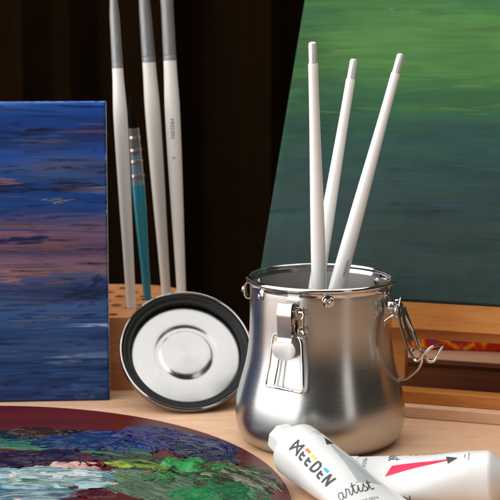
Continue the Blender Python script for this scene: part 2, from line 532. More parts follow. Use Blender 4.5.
clasp_closed(-27)

def clasp_open(phi):
    Rm = ring(phi)
    e = empty('clasp'); e.parent = pot
    mesh('mounting_plate', xf(box((-.1, 4.13, 7.85), (.7, .08, 1.3), .03), Rm), M_polish, e, smooth=False)
    ears = merge(box((-.5, 4.45, 8.3), (.09, .55, .7), .04), box((.35, 4.45, 8.3), (.09, .55, .7), .04),
                 wire([(-.85, 4.52, 8.4), (.8, 4.52, 8.4)], .085, 10),
                 wire(spline([(-.8, 4.5, 8.4), (-.86, 4.75, 8.6), (-.8, 4.98, 8.35), (-.7, 4.85, 8.0), (-.75, 4.6, 7.85), (-1.1, 4.35, 7.6)], 5), .065, 8),
                 wire(spline([(.6, 4.5, 8.5), (.4, 4.75, 8.78), (0, 4.86, 8.7), (-.4, 4.95, 8.4), (-.5, 5.05, 7.9)], 5), .065, 8),
                 box((-.1, 4.78, 8.1), (.8, .42, .85), .12))
    mesh('hinge_ears', xf(ears, Rm), M_polish, e, sharp=40)
    lev = strip([(p[0], p[1]) for p in fillet([(4.62, 8.6, 0), (4.95, 8.3, 0), (5.12, 7.6, 0), (5.42, 6.8, 0), (5.7, 6.1, 0), (5.66, 5.8, 0)], .3)], .4, .07)
    mesh('lever', xf(lev, Rm), M_polish, e, sharp=40)
    # big open bail swung outwards: two long arms and a turned end
    b1 = fillet([(-0.5, 4.9, 8.2), (-0.52, 5.128, 7.3), (-0.55, 5.546, 6.1), (-0.66, 6.116, 5.35), (-0.7, 6.572, 5.9), (-0.72, 7.028, 6.35), (0.1, 7.18, 6.3), (0.75, 7.218, 6.2), (0.72, 6.724, 5.2), (0.62, 6.42, 5.1), (0.55, 5.812, 6.0), (0.5, 5.356, 7.2), (0.48, 4.938, 8.2)], .22)
    mesh('wire_bail', xf(wire(b1, .082, 10), Rm), M_wire, e)
    # bowed lower wire returning to the body
    b2 = spline([(.25, 4.9, 8.1), (.4, 5.3, 7.3), (.7, 5.7, 6.3), (1.0, 5.85, 5.4), (1.4, 5.6, 4.6), (1.9, 4.75, 3.75), (2.1, 4.2, 3.5)], 8)
    mesh('wire_loop', xf(wire(b2, .085, 10), Rm), M_wire, e)
clasp_open(64)

# ------------------------------------------------------------------ lid
LIDN = Vector((.12, -math.cos(R(41)), math.sin(R(41)))).normalized()
lidC = Vector((-8.15, 8.0, 3.3))
lidM = frame_m(lidC, LIDN) @ Matrix.Diagonal((1, 1, 1, 1))
lid = empty('pot_lid', M=lidM)
tag(lid, 'round steel lid with black rubber gasket, leaning underside out against the wooden block', 'lid')
shell = [(0, -.74), (3.2, -.74), (3.6, -.64), (3.88, -.38), (3.98, -.12), (4.0, .22), (3.97, .33), (3.9, .36), (3.84, .32), (3.82, .2), (3.8, -.1), (3.76, -.36), (3.4, -.55), (0, -.6)]
LK = 1.065
mesh('lid_shell', lathe([(a * LK, b) for a, b in shell], 160), M_polish, lid, sharp=50)
gas = [(3.83, .1), (3.82, .2), (3.76, .25), (3.69, .2), (3.6, .05), (3.5, -.09), (3.42, -.19), (3.36, -.26), (3.3, -.3), (3.3, -.5), (3.83, -.3)]
LK = 1.065
mesh('lid_shell', lathe([(a * LK, b) for a, b in shell], 160), M_polish, lid, sharp=50)
gas = [(3.83, .12), (3.81, .2), (3.74, .24), (3.66, .2), (3.55, .08), (3.46, .02), (3.4, .06), (3.36, .03), (3.3, -.02), (3.3, -.2), (3.83, -.12)]
mesh('gasket', lathe([(a * LK, b) for a, b in gas], 160, closed=True), M_gasket, lid, sharp=70)
plate = [(a, b - .29 - .011 * a * a) for a, b in [(3.36, -.1), (3.35, -.02), (3.32, .03), (3.26, .05), (3.1, .058), (2.6, .056), (2.2, .045), (2.0, .03), (1.9, .0), (1.82, -.035), (1.72, -.05), (1.62, -.035), (1.53, .01), (1.42, .045), (1.3, .056), (1.0, .06), (0, .06)]]
mesh('inner_plate', lathe([(a * LK, b) for a, b in plate], 160), M_lidplate, lid, sharp=80)

# ------------------------------------------------------------------ paint brushes (local +z runs from the handle tip to the bristles)
HANDLE = [(0, .02), (.12, 0), (.2, .05), (.225, .12), (.235, .2), (.235, 1.18), (.23, 1.2)]
def brush_parts(root, hl, fl, hmax, white, tip_r=.235, ferr=(.44, .40, .22), bris=2.4):
    tipm = [(0, .0), (tip_r * .6, .0), (tip_r * .88, .05), (tip_r, .14), (tip_r * 1.01, 1.15), (tip_r * .9, 1.17)]
    mesh('end_cap', lathe(tipm, 32), M_silver, root)
    h = [(tip_r * .9, 1.16), (tip_r * 1.12, 1.18), (tip_r * 1.16, 1.26)]
    for i in range(1, 25):
        t = i / 24
        z = 1.26 + (hl - 1.26) * t
        w = tip_r * 1.16 + (hmax - tip_r * 1.16) * sst(t / .82) if t < .82 else hmax - (hmax - ferr[0] * .98) * sst((t - .82) / .18)
        h.append((w, z))
    mesh('handle', lathe(h, 40), white, root)
    f = [(ferr[0] * .98, hl - .01), (ferr[0], hl), (ferr[0] * 1.0, hl + .3), (ferr[0] * .96, hl + .34), (ferr[0] * 1.0, hl + .42),
         (ferr[0] * .99, hl + .5), (ferr[1], hl + fl * .55), (ferr[2], hl + fl), (ferr[2] * .9, hl + fl)]
    mesh('ferrule', lathe(f, 40), M_ferrule, root)
    q = ferr[2] * .9
    mesh('bristles', lathe([(q, hl + fl - .02), (q * 1.12, hl + fl + bris * .3), (q * .9, hl + fl + bris * .7), (q * .3, hl + fl + bris), (0, hl + fl + bris + .05)], 24), M_bristle, root)

def sst(t):
    t = max(0, min(1, t)); return t * t * (3 - 2 * t)

def handle_text(root, body, s0, length_dir, hl, hmax, size, phi, tip_r=.235):
    """tiny lettering along a handle, reading along local z; phi is the angle round the handle"""
    V, F = text_mesh(body, size)
    V, F = subdivide2d(V, F, .09)
    out = []
    for x, y in V:
        z = s0 + x * length_dir
        t = (z - 1.26) / (hl - 1.26)
        w = (tip_r * 1.16 + (hmax - tip_r * 1.16) * sst(t / .82) if t < .82 else hmax - (hmax - .44) * sst((t - .82) / .18)) + .006
        a = phi - y * length_dir / w
        out.append((w * math.cos(a), w * math.sin(a), z))
    return mesh('lettering', (out, F), M_ink, root, smooth=False)

POTB = 'white paint brushes standing in the steel pot'
a = empty('paint_brush', M=frame_m((-.71, -3.0, 23.14), (.0401, .1457, -.9885)))
tag(a, 'white brush standing most upright in the pot, silver handle end up, leftmost of its three', 'paint brush', POTB)
brush_parts(a, 16.2, 4.6, .43, M_white)
a = empty('paint_brush', M=frame_m((1.94, 2.5, 22.02), (-.16, -.0762, -.9842)))
tag(a, 'white brush crossing behind the upright one in the pot, silver end in the middle', 'paint brush', POTB)
brush_parts(a, 15.6, 4.2, .44, M_white)
a = empty('paint_brush', M=frame_m((4.66, 2.5, 22.31), (-.2656, -.161, -.9505)))
tag(a, 'white brush leaning farthest right in the pot, small grey lettering at the rim', 'paint brush', POTB)
brush_parts(a, 16.4, 4.6, .46, M_white)
cbrush = a

# ------------------------------------------------------------------ brush holder block with holes, its brushes
def rounded_rect(x0, x1, y0, y1, r, n=8):
    p = []
    for cx, cy, a0 in ((x1 - r, y1 - r, 0), (x0 + r, y1 - r, 90), (x0 + r, y0 + r, 180), (x1 - r, y0 + r, 270)):
        p += arc(cx, cy, r, a0, a0 + 90, n)
    return p
BX0, BX1, BY0, BY1, BZ = -27.0, -8.2, 10.9, 22.7, 4.9
brush_sockets = [(-12.1, 13.99, (-.047, .0381, .9982)), (-11.21, 17.01, (-.0662, -.0409, .997)), (-9.99, 18.5, (-.0639, 0, .998)), (-8.82, 16.78, (-.0433, .0313, .9986))]
def holder():
    vf = prism(rounded_rect(BX0, BX1, BY0, BY1, 4.8, 14), 0.0, BZ, .12, 2)
    o = mesh('brush_holder', vf, M_block, sharp=40)
    cut = []
    holes = []
    y = BY0 + 1.0; row = 0
    while y < BY1 - .8:
        x = BX1 - 1.5 - (.85 if row % 2 else 0)
        while x > BX0 + .8:
            if all(math.hypot(x - bx, y - by) > .95 for bx, by, _ in brush_sockets) and not (x > BX1 - 3.6 and (y < BY0 + 3.6 or y > BY1 - 3.6)):
                holes.append((x, y))
            x -= 1.75
        y += 1.55; row += 1
    for i, (x, y) in enumerate(holes):
        rr = .4
        v, f = lathe([(0, 1.2), (rr, 1.2), (rr, BZ + .4), (0, BZ + .4)], 20)
        cut.append(([(p[0] + x, p[1] + y, p[2]) for p in v], f))
    for bx, by, d in brush_sockets:
        v, f = lathe([(0, 1.0), (.44, 1.0), (.44, BZ + .5), (0, BZ + .5)], 24)
        d = Vector(d)
        cut.append(([(p[0] + bx + d.x / d.z * (p[2] - BZ), p[1] + by + d.y / d.z * (p[2] - BZ), p[2]) for p in v], f))
    c = mesh('cutter', merge(*cut), M_block)
    md = o.modifiers.new('b', 'BOOLEAN'); md.object = c; md.operation = 'DIFFERENCE'; md.solver = 'EXACT'
    bpy.context.view_layer.update()
    dg = bpy.context.evaluated_depsgraph_get()
    nm = bpy.data.meshes.new_from_object(o.evaluated_get(dg))
    o.modifiers.clear(); o.data = nm; nm.name = 'brush_holder'
    nm.materials.clear(); nm.materials.append(M_block)
    nm.shade_smooth(); nm.set_sharp_from_angle(angle=R(35))
    bpy.data.objects.remove(c)
    return tag(o, 'wooden brush block drilled with rows of round holes, behind the leaning lid', 'brush holder')
holder()

HOLD = 'white paint brushes standing in the wooden block'
hl_ = ['white brush beside the blue canvas, handle down in the wooden block, grey ferrule up',
       'middle white brush in the wooden block, wide grey ferrule up, without lettering',
       'white brush with tiny MEEDEN lettering on its handle, rightmost in the wooden block']
hspec = [((-12.1, 13.99, 4.9), (-.047, .0381, .9982), 16.1, (.37, .34, .13), .47),
         ((-9.99, 18.5, 4.9), (-.0639, 0, .998), 16.35, (.47, .42, .29), .53),
         ((-8.82, 16.78, 4.9), (-.0433, .0313, .9986), 16.5, (.45, .43, .50), .52)]
for i, (bpos, d, up, fer, hm) in enumerate(hspec):
    d = Vector(d).normalized()
    deep = 3.2
    org = Vector(bpos) - d * deep
    a = empty('paint_brush', M=frame_m(org, d))
    tag(a, hl_[i], 'paint brush', HOLD)
    brush_parts(a, up + deep, 6.2, hm, M_white_h, tip_r=.27, ferr=fer, bris=2.8)
    if i == 2:
        handle_text(a, 'MEEDEN', up + deep - 4.6, -1, up + deep, hm, .36, R(-95), tip_r=.27)
        handle_text(a, '8', up + deep - 6.6, -1, up + deep, hm, .3, R(-95), tip_r=.27)
handle_text(cbrush, 'MEEDEN', 12.85, -1, 16.4, .46, .25, R(62))

def mop_brush():
    d = Vector((-.0662, -.0409, .997)).normalized()
    org = Vector((-11.21, 17.01, 4.9)) - d * 2.6
    a = empty('mop_brush', M=frame_m(org, d))
    tag(a, 'teal handled mop brush with clear wire bound collar, standing among the white brushes', 'paint brush')
    z1, z2 = 10.75, 14.6
    prof = [(0, 0), (.2, .02), (.25, .3), (.27, 2.6), (.31, 5), (.39, 7.4), (.445, 9.2), (.45, z1 - .1), (.4, z1 + .1), (.34, z1 + .6), (.31, 12.7), (0, 12.75)]
    mesh('handle', lathe(prof, 40), M_teal, a)
    q = [(.455, z1 - .15), (.445, z1 + .1), (.41, 12.2), (.38, 13.6), (.36, z2), (.335, z2), (.355, 13.6), (.385, 12.2), (.42, z1 + .1), (.45, z1 - .15)]
    mesh('quill_collar', lathe(q, 40, closed=True), M_clear, a)
    for zz, rr in ((11.33, .435), (12.33, .41), (13.1, .396), (13.97, .375)):
        mesh('binding_wire', merge(*[wire([(rr * math.cos(R(t)), rr * math.sin(R(t)), zz + k) for t in range(0, 360, 10)], .05, 8, closed=True) for k in (-.05, .05)]), M_wire, a)
    b = [(.28, 12.9), (.3, 13.5), (.31, z2), (.35, z2 + .5), (.32, z2 + 1.0), (.17, z2 + 1.7), (.03, z2 + 2.1), (0, z2 + 2.15)]
    mesh('bristles', lathe(b, 32), M_bristle, a)
mop_brush()

# ------------------------------------------------------------------ painted canvases: a layer of individual brush strokes
def stroke_paint(W, H, res, target, n, seed, lmin, lmax, wmin, wmax, jitter=.06, opac=(.5, .95), ang=.03, extra=()):
    rng = np.random.RandomState(seed)
    nx, ny = int(W / res) + 1, int(H / res) + 1
    X, Y = np.meshgrid(np.linspace(0, W, nx), np.linspace(0, H, ny))
    C = target(X, Y)
    Z = np.zeros_like(X)
    jobs = []
    for i in range(n):
        cx, cy = rng.uniform(0, W), rng.uniform(0, H)
        k = i / n
        l = rng.uniform(lmin, lmax) * (1.25 - .6 * k); w = rng.uniform(wmin, wmax) * (1.4 - .9 * k)
        c = target(np.array([[cx]]), np.array([[cy]]))[0, 0] * (1 + rng.uniform(-jitter, jitter) * 2.2) * (1 + rng.uniform(-jitter, jitter, 3) * 1.3)
        jobs.append((cx, cy, l, w, rng.normal(0, ang), np.clip(c, .002, 1), rng.uniform(*opac), .5))
    jobs += list(extra)
    for q, (cx, cy, l, w, a, c, op, hgt) in enumerate(jobs):
        ext_x = l / 2 + w; ext_y = w + abs(math.sin(a)) * l / 2
        i0, i1 = max(0, int((cx - ext_x) / res)), min(nx, int((cx + ext_x) / res) + 2)
        j0, j1 = max(0, int((cy - ext_y) / res)), min(ny, int((cy + ext_y) / res) + 2)
        if i1 <= i0 or j1 <= j0: continue
        dx = X[j0:j1, i0:i1] - cx; dy = Y[j0:j1, i0:i1] - cy
        ca, sa = math.cos(a), math.sin(a)
        u = (dx * ca + dy * sa) / (l / 2); v = (-dx * sa + dy * ca)
        v = v + .12 * w * np.sin(u * 2.5 + q); vn = v / (w / 2)
        ul = u * l / 2
        br = vnoise(v / .075 + q * 13.1, ul * .3 + q, 5)
        dry = .6 * vnoise(v / .06 + q * 3.7, ul * .55 + q * 2, 9) + .4 * vnoise(v / .13 + q * 1.7, ul * 1.4 + q, 10)
        end = 1 - sstep(.25 + .7 * (br - .3), .85 + .5 * (br - .5), np.abs(u))
        edge = 1 - sstep(.55, 1.0, np.abs(vn) + .5 * (dry - .5))
        al = np.clip(end * edge * op * sstep(.3, .58, dry + .12 * (1 - np.abs(u))), 0, 1)
        col = c[None, None, :] * (.86 + .3 * br)[..., None]
        C[j0:j1, i0:i1] = C[j0:j1, i0:i1] * (1 - al[..., None]) + col * al[..., None]
        Z[j0:j1, i0:i1] = Z[j0:j1, i0:i1] * (1 - .6 * al) + al * hgt * (.35 + .65 * br)
    return X, Y, np.clip(C, .001, 1), Z

def painted_canvas(name, M, W, H, T, res, target, n, seed, thick, edge_mat, label, cat='painting', **kw):
    """front face in local x (right) / z (up), facing -y, thickness T behind it"""
    root = empty(name, M=M)
    tag(root, label, cat)
    X, Y, C, Z = stroke_paint(W, H, res, target, n, seed, **kw)
    ny, nx = X.shape
    # rounded fall-off at the wrapped edges
    d = np.minimum(np.minimum(X, W - X), np.minimum(Y, H - Y))
    back = .14 * (1 - np.clip(d / .14, 0, 1)) ** 2
    V = np.stack([X, -.004 - Z * thick + back, Y], -1).reshape(-1, 3)
    idx = np.arange(nx * ny).reshape(ny, nx)
    F = np.stack([idx[:-1, :-1], idx[:-1, 1:], idx[1:, 1:], idx[1:, :-1]], -1).reshape(-1, 4)
    me = bpy.data.meshes.new('painted_face')
    me.vertices.add(len(V)); me.vertices.foreach_set('co', (V * S).astype(np.float32).ravel())
    me.loops.add(F.size); me.loops.foreach_set('vertex_index', F.astype(np.int32).ravel())
    me.polygons.add(len(F)); me.polygons.foreach_set('loop_start', np.arange(0, F.size, 4, dtype=np.int32))
    me.polygons.foreach_set('loop_total', np.full(len(F), 4, dtype=np.int32))
    me.update(calc_edges=True); me.validate()
    a = me.color_attributes.new('Col', 'FLOAT_COLOR', 'POINT')
    cc = np.ones((nx * ny, 4), np.float32); cc[:, :3] = C.reshape(-1, 3)
    a.data.foreach_set('color', cc.ravel())
    me.shade_smooth(); me.materials.append(M_paint)
    o = bpy.data.objects.new('painted_face', me); COL.objects.link(o); o.parent = root
    # wrapped sides and back as a shallow box open to the front
    e = .004
    o1 = [(e, e), (W - e, e), (W - e, H - e), (e, H - e)]
    Vb = [(x, .12, z) for x, z in o1] + [(x, T, z) for x, z in o1]
    Fb = [(0, 1, 5, 4), (1, 2, 6, 5), (2, 3, 7, 6), (3, 0, 4, 7), (4, 5, 6, 7)]
    mesh('wrapped_edge', (Vb, Fb), edge_mat, root, smooth=False)
    return root

def ramp(t, stops):
    xs = np.array([s[0] for s in stops]); cs = np.array([srgb(*s[1]) for s in stops])
    return np.stack([np.interp(t, xs, cs[:, k]) for k in range(3)], -1)

# ---- left: blue dusk seascape
LW, LH = 24.0, 19.15
def tgt_left(X, Y):
    # Y from the bottom; py = rows of the picture
    x = X - (LW - 6.95)            # 0..6.95 is the part the camera sees
    py = (LH - Y) / LH
    py = py + (fbm(X * .35, Y * 1.6, 3) - .5) * .045
    c = ramp(py, [(0, (40, 78, 168)), (.035, (30, 64, 152)), (.07, (24, 40, 104)), (.1, (26, 52, 126)), (.135, (24, 36, 92)), (.165, (30, 66, 156)), (.21, (40, 66, 140)),
                  (.26, (52, 66, 128)), (.285, (28, 34, 78)), (.31, (30, 60, 136)), (.37, (28, 58, 132)), (.4, (70, 66, 112)), (.44, (104, 78, 112)), (.47, (84, 66, 104)), (.495, (46, 46, 92)),
                  (.52, (112, 82, 106)), (.555, (124, 92, 104)), (.58, (70, 76, 114)), (.63, (44, 62, 104)), (.68, (62, 82, 130)), (.72, (50, 78, 132)), (.78, (40, 64, 112)), (.83, (56, 80, 128)), (.87, (34, 58, 104)), (.93, (38, 66, 118)), (1, (36, 52, 100))])
    n = fbm(X * .25, Y * 2.2, 11)[..., None]; n2 = fbm(X * .6, Y * 5, 23)[..., None]
    mv = srgb(88, 76, 120); dk = srgb(18, 22, 56); bl = srgb(24, 74, 176)
    m = np.exp(-((py - .2) / .05) ** 2) * sstep(1.0, 3.0, x)
    c = c * (1 - (m * .8)[..., None]) + np.array(mv) * (m * .8)[..., None]
    top = (1 - sstep(.36, .42, py))[..., None]
    c = c + (np.array(bl) - c) * np.clip((n - .52) * 4, 0, .8) * top
    c = c + (np.array(dk) - c) * np.clip((n2 - .62) * 4.5, 0, .75)
    pk = (np.exp(-((py - .44) / .05) ** 2) + np.exp(-((py - .54) / .035) ** 2))[..., None]
    c = c + (np.array(srgb(136, 92, 112)) - c) * np.clip((n2 - .4) * 2, 0, .5) * pk
    m = np.exp(-((py - .635) / .03) ** 2 - ((x - 6.0) / 1.3) ** 2)[..., None]
    c = c + (np.array(srgb(26, 36, 66)) - c) * m * .8
    c = c * np.stack([.46 + .36 * sstep(.3, .44, py), .86 + 0 * py, .68 + .12 * sstep(.4, .6, py)], -1)
    dd = np.minimum(LW - X, LH - Y)
    e = ((1 - sstep(.03, .1, dd)) * sstep(.25, .6, vnoise(X * 5, Y * 5, 3) + .15))[..., None]
    return c * (1 - e) + np.array(srgb(176, 190, 224)) * e
def left_extra():
    x0 = LW - 6.95
    out = []
    rs = np.random.RandomState(4)
    def py(p): return LH * (1 - (p - 100) / 302.0)
    def px(p): return x0 + p / 108 * 6.95
    def st(x, y, l, w, c, op=.9, a=0.0, h=.7): out.append((px(x), py(y), l, w, a, np.array(srgb(*c)) * np.array([.68, .7, .66]), op, h))
    for k in range(10): st(rs.uniform(0, 30), rs.uniform(183, 190), rs.uniform(1, 3.5), .12, (18, 20, 48), .9)
    for k in range(16): st(rs.uniform(25, 105), rs.uniform(180, 190), rs.uniform(1, 3), .09, (16, 16, 40), .9, .02)
    for k in range(9): st(rs.uniform(20, 60), rs.uniform(126, 134), rs.uniform(1, 2.4), .16, (18, 18, 50), .8, .02)
    for k in range(8): st(rs.uniform(70, 108), rs.uniform(126, 134), rs.uniform(.8, 2.4), .2, (52, 32, 84), .8, -.03)
    for k in range(9): st(rs.uniform(20, 70), rs.uniform(138, 144), rs.uniform(1, 3), .12, (84, 84, 112), .5, .01)
    for k in range(8): st(rs.uniform(0, 14), rs.uniform(176, 182), rs.uniform(.8, 2.4), .13, (150, 98, 76), .8, .02)
    for (x, y, a, l) in ((47, 198, .03, .6), (53, 199, -.06, .9), (60, 200.5, .05, .7), (57, 202.5, -.03, .5), (63, 201.5, .1, .5), (66, 199, -.04, .8), (72, 198, .05, .9), (59, 197.5, -.05, .8)):
        st(x, y, l, .1, (140, 116, 100), .85, a, .9)
    for k in range(11): st(rs.uniform(0, 45), rs.uniform(234, 242), rs.uniform(1, 3.2), .22, (24, 30, 84), .9, .03)
    for k in range(14): st(rs.uniform(0, 60), rs.uniform(244, 250), rs.uniform(1, 3.4), .1, (128, 84, 84), .6, .01)
    for k in range(16): st(rs.uniform(0, 60), rs.uniform(268, 274), rs.uniform(1, 3.2), .12, (168, 112, 106), .6, -.01)
    for k in range(8): st(rs.uniform(0, 20), rs.uniform(276, 283), rs.uniform(1, 2.4), .16, (150, 110, 118), .7, .01)
    for k in range(24): st(rs.uniform(55, 108), rs.uniform(282, 298), rs.uniform(.8, 2.2), .13, (26, 36, 60), .85, rs.uniform(-.08, .14))
    for k in range(9): st(rs.uniform(92, 104), rs.uniform(262, 285), rs.uniform(.4, 1.0), .3, (36, 44, 82), .85, rs.uniform(.4, 1.3))
    for k in range(13): st(rs.uniform(0, 70), rs.uniform(312, 328), rs.uniform(.8, 3), .07, (112, 100, 92), .6, .0)
    for (x, y, a) in ((62, 317, .1), (66, 317.5, -.1), (70, 316.5, .08)): st(x, y, .5, .08, (140, 112, 88), .85, a, .8)
    for k in range(14): st(rs.uniform(0, 108), rs.uniform(300, 396), rs.uniform(2, 6), .1, (70, 92, 134), .5, .01)
    for k in range(22): st(rs.uniform(0, 108), rs.uniform(330, 400), rs.uniform(2, 5), .3, (24, 42, 84), .5, .01)
    for k in range(14): st(rs.uniform(70, 108), rs.uniform(386, 401), rs.uniform(.5, 1.4), .3, (64, 86, 142), .6, rs.uniform(-.5, .5))
    for k in range(130):
        y = rs.uniform(101, 401)
        rust = np.exp(-((y - 205) / 90.0) ** 2)
        c = [(122, 82, 66), (16, 22, 58), (62, 90, 150), (84, 68, 92), (20, 52, 128)][int(rs.choice(5, p=np.array([.34 * rust + .02, .34, .1, .16 * rust + .02, .24]) / (.5 * rust + .72)))]
        if y > 290 and c[0] < 30 : c = (22, 38, 78)
        st(rs.uniform(-6, 112), y, rs.uniform(2, 7), rs.uniform(.07, .25), c, rs.uniform(.3, .7), rs.normal(0, .02), rs.uniform(.4, 1))
    for k in range(60): st(rs.uniform(0, 108), rs.uniform(104, 400), rs.uniform(.4, 1.4), rs.uniform(.1, .3), (18, 24, 56), rs.uniform(.3, .6), rs.normal(0, .06), .8)
    for k in range(10): st(rs.uniform(0, 108), rs.uniform(101, 104), rs.uniform(2, 4), .15, (60, 110, 205), .6, 0)
    return out
def rotM(loc, ax, lean):
    m = Matrix.Rotation(R(ax), 4, 'Z') @ Matrix.Rotation(R(-lean), 4, 'X')
    m.translation = Vector(loc) * S
    return m
# local x runs to the right; origin at the bottom left corner
yawL, leanL = 4.0, 5.0
br = Vector((-13.12, 8.35, .02))
ex = Vector((math.cos(R(yawL)), math.sin(R(yawL)), 0))
painted_canvas('seascape_canvas', rotM(br - ex * LW, yawL, leanL), LW, LH, 1.75, .036, tgt_left, 2600, 7, .045, M_blueedge,
               'blue and mauve dusk seascape canvas standing upright in front of the wooden block',
               lmin=2.5, lmax=10, wmin=.15, wmax=.8, jitter=.07, opac=(.3, .8), ang=.02, extra=left_extra())

# ---- right: green aurora over dark blue, on the easel
yawR, leanR = -17.0, 32.0
RW, RH = 25.5, 31.0
def tgt_right(X, Y):
    x = X; y = Y + (fbm(X * .22, Y * .9, 31) - .5) * 2.6
    t = np.clip(y / 21.5, 0, 1.4)
    c = ramp(t, [(0, (58, 82, 82)), (.3, (54, 86, 90)), (.45, (52, 94, 94)), (.55, (50, 106, 90)), (.65, (60, 124, 84)), (.78, (82, 146, 84)), (.88, (100, 164, 90)), (1.0, (76, 148, 88)), (1.15, (52, 128, 90)), (1.4, (70, 146, 98))])
    n = fbm(X * .16, Y * 1.1, 41)[..., None]; n2 = fbm(X * .22, Y * 1.5, 53)[..., None]
    left = (1 - sstep(1.5, 6.5, x + .2 * (y - 12)))[..., None]
    c = c + (np.array(srgb(40, 88, 68)) - c) * left * .6 * sstep(.3, .6, t)[..., None]
    c = c + (np.array(srgb(46, 82, 112)) - c) * np.clip((n - .5) * 3, 0, .4) * (1 - sstep(.5, .7, t))[..., None]
    c = c + (np.array(srgb(120, 190, 84)) - c) * np.clip((n2 - .52) * 3, 0, .5) * sstep(.55, .75, t)[..., None]
    c = c + (np.array(srgb(30, 78, 66)) - c) * np.clip((n2 - .6) * 4, 0, .5)
    e = np.exp(-np.minimum(x, 9) / .16)[..., None]
    c = c + (np.array(srgb(70, 150, 112)) - c) * e * .8
    mott = .72 + .5 * fbm(X * .5, Y * 1.3, 61)[..., None]
    return c * mott * np.array([.43, .40, .34])
def right_extra():
    rs = np.random.RandomState(12); out = []
    def st(x, y, l, w, c, op, a=0.0, h=.6): out.append((x, y, l, w, a, np.array(srgb(*c)) * .42, op, h))
    for k in range(30): st(rs.uniform(3, 16), rs.uniform(13, 19.5), rs.uniform(2, 6), rs.uniform(.12, .35), (112, 168, 88), .4, rs.uniform(-.05, .05))
    for k in range(20): st(rs.uniform(4, 16), rs.uniform(6, 12), rs.uniform(2, 6), rs.uniform(.12, .4), (56, 90, 116), .4, rs.uniform(-.05, .03))
    for k in range(26): st(rs.uniform(5, 24), rs.uniform(7, 13), rs.uniform(2, 7), rs.uniform(.1, .35), (56, 110, 84), .4, rs.uniform(-.05, .03))
    for k in range(22): st(rs.uniform(0, 24), rs.uniform(.3, 7), rs.uniform(2, 6), rs.uniform(.15, .4), (32, 50, 58), .45, rs.uniform(-.05, .03))
    for k in range(10): st(rs.uniform(5.5, 8), rs.uniform(20.4, 21.2), .5, .3, (96, 156, 110), .6, rs.uniform(-.6, .6), 1)
    return out
canvR = rotM((-3.72, 8.96, 6.98), yawR, leanR)
painted_canvas('aurora_canvas', canvR, RW, RH, .5, .048, tgt_right, 2600, 21, .03, M_cloth,
               'green and dark blue painting leaning back on the wooden table easel at the right',
               lmin=2.5, lmax=10, wmin=.25, wmax=1.0, jitter=.06, opac=(.25, .6), ang=.03, extra=right_extra())

# ------------------------------------------------------------------ table easel
eas = empty('table_easel', M=rotM((4.26, 4.72, 0), yawR, 0))
tag(eas, 'low wooden table easel with a ledge and front rails, carrying the green painting', 'easel')
XL, XR = -7.6, 19.0
XC, XW = (XL + XR) / 2, XR - XL
mesh('base_board', box((XC, 1.15, .37), (XW, 2.3, .72), .06), M_table, eas, smooth=False)
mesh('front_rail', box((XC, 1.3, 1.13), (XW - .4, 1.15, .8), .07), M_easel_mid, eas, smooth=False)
led_y = 1.84
mesh('ledge', box((XC, led_y + 1.5, 6.07), (XW + .6, 3.0, 1.78), .07), M_easel, eas, smooth=False)
mesh('ledge_support', box((XC, led_y + 1.75, 4.83), (XW, 2.4, .7), .05), M_easel_mid, eas, smooth=False)
for xx in (XL + .6, .15, XR - .6):
    mesh('upright', box((xx, led_y + 1.9, 3.0), (.85, .9, 2.96), .05), M_easel, eas, smooth=False)
for xx in (XL + 1.6, XR - 1.6):
    mesh('side_rail', box((xx, 7.2, .34), (1.2, 9.7, .64), .05), M_easel, eas, smooth=False)
mesh('shade_panel', box((XC, 7.2, .2), (XW - 4.6, 9.7, .2), .03), M_easel_dark, eas, smooth=False)  # dark sheet added to stand for shade on the table behind the rail
mesh('rear_rail', box((XC, 12.65, .32), (XW - .4, 1.2, .58), .05), M_easel_dark, eas, smooth=False)  # coloured dark to carry on the shade under the painting
# leaning mast and rear prop that carry the canvas
ms = box((XC, 0, 14), (2.2, .9, 28), .06)
Mm = Matrix.Translation((0, led_y + 3.9, 6.0)) @ Matrix.Rotation(R(-leanR), 4, 'X') @ Matrix.Translation((0, 0, 0))
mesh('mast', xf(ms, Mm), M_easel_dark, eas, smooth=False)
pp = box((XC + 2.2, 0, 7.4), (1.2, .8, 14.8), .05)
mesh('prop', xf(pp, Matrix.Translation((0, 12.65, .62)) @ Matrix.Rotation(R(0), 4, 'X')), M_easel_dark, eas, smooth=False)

# ------------------------------------------------------------------ bright canvas behind the easel, only its foot seen
def tgt_bright(X, Y):
    n = fbm(X * .9, Y * .6, 77)
    t = np.clip((n - .25) * 2, 0, 1)
    c = ramp(t, [(0, (60, 66, 150)), (.2, (205, 40, 30)), (.4, (225, 60, 20)), (.55, (250, 190, 40)), (.65, (240, 110, 30)), (.8, (214, 36, 36)), (1, (90, 60, 140))])
    return c
painted_canvas('bright_canvas', rotM((1.5, 23.6, .02), -8, 4.0), 20, 5.2, 1.4, .08, tgt_bright, 10, 5, .03, M_pale,
               'red and yellow painting standing at the back, only glimpsed under the easel ledge',
               lmin=.8, lmax=2, wmin=.2, wmax=.5)

# ------------------------------------------------------------------ palette with thick wet paint
PC, PA, PB, PZ = (-20.0, -13.0), 18.0, 18.6, .42
def palette():
    root = empty('painters_palette', (PC[0], PC[1], 0))
    tag(root, 'oval dark red wooden palette covered in wet blue, green, white and crimson oil paint', 'palette')
    pts = []
    for i in range(120):
        t = 2 * math.pi * i / 120
        x = PA * math.cos(t); y = PB * math.sin(t)
        if math.sin(t) < -.2:                      # hand notch on the near side
            k = math.exp(-((t - R(250)) / .22) ** 2)
            x *= 1 - .28 * k; y *= 1 - .28 * k
        pts.append((x, y))
    mesh('palette_board', prism(pts, 0.0, PZ, .06, 2), M_palette, root, sharp=40)
    return root
pal = palette()

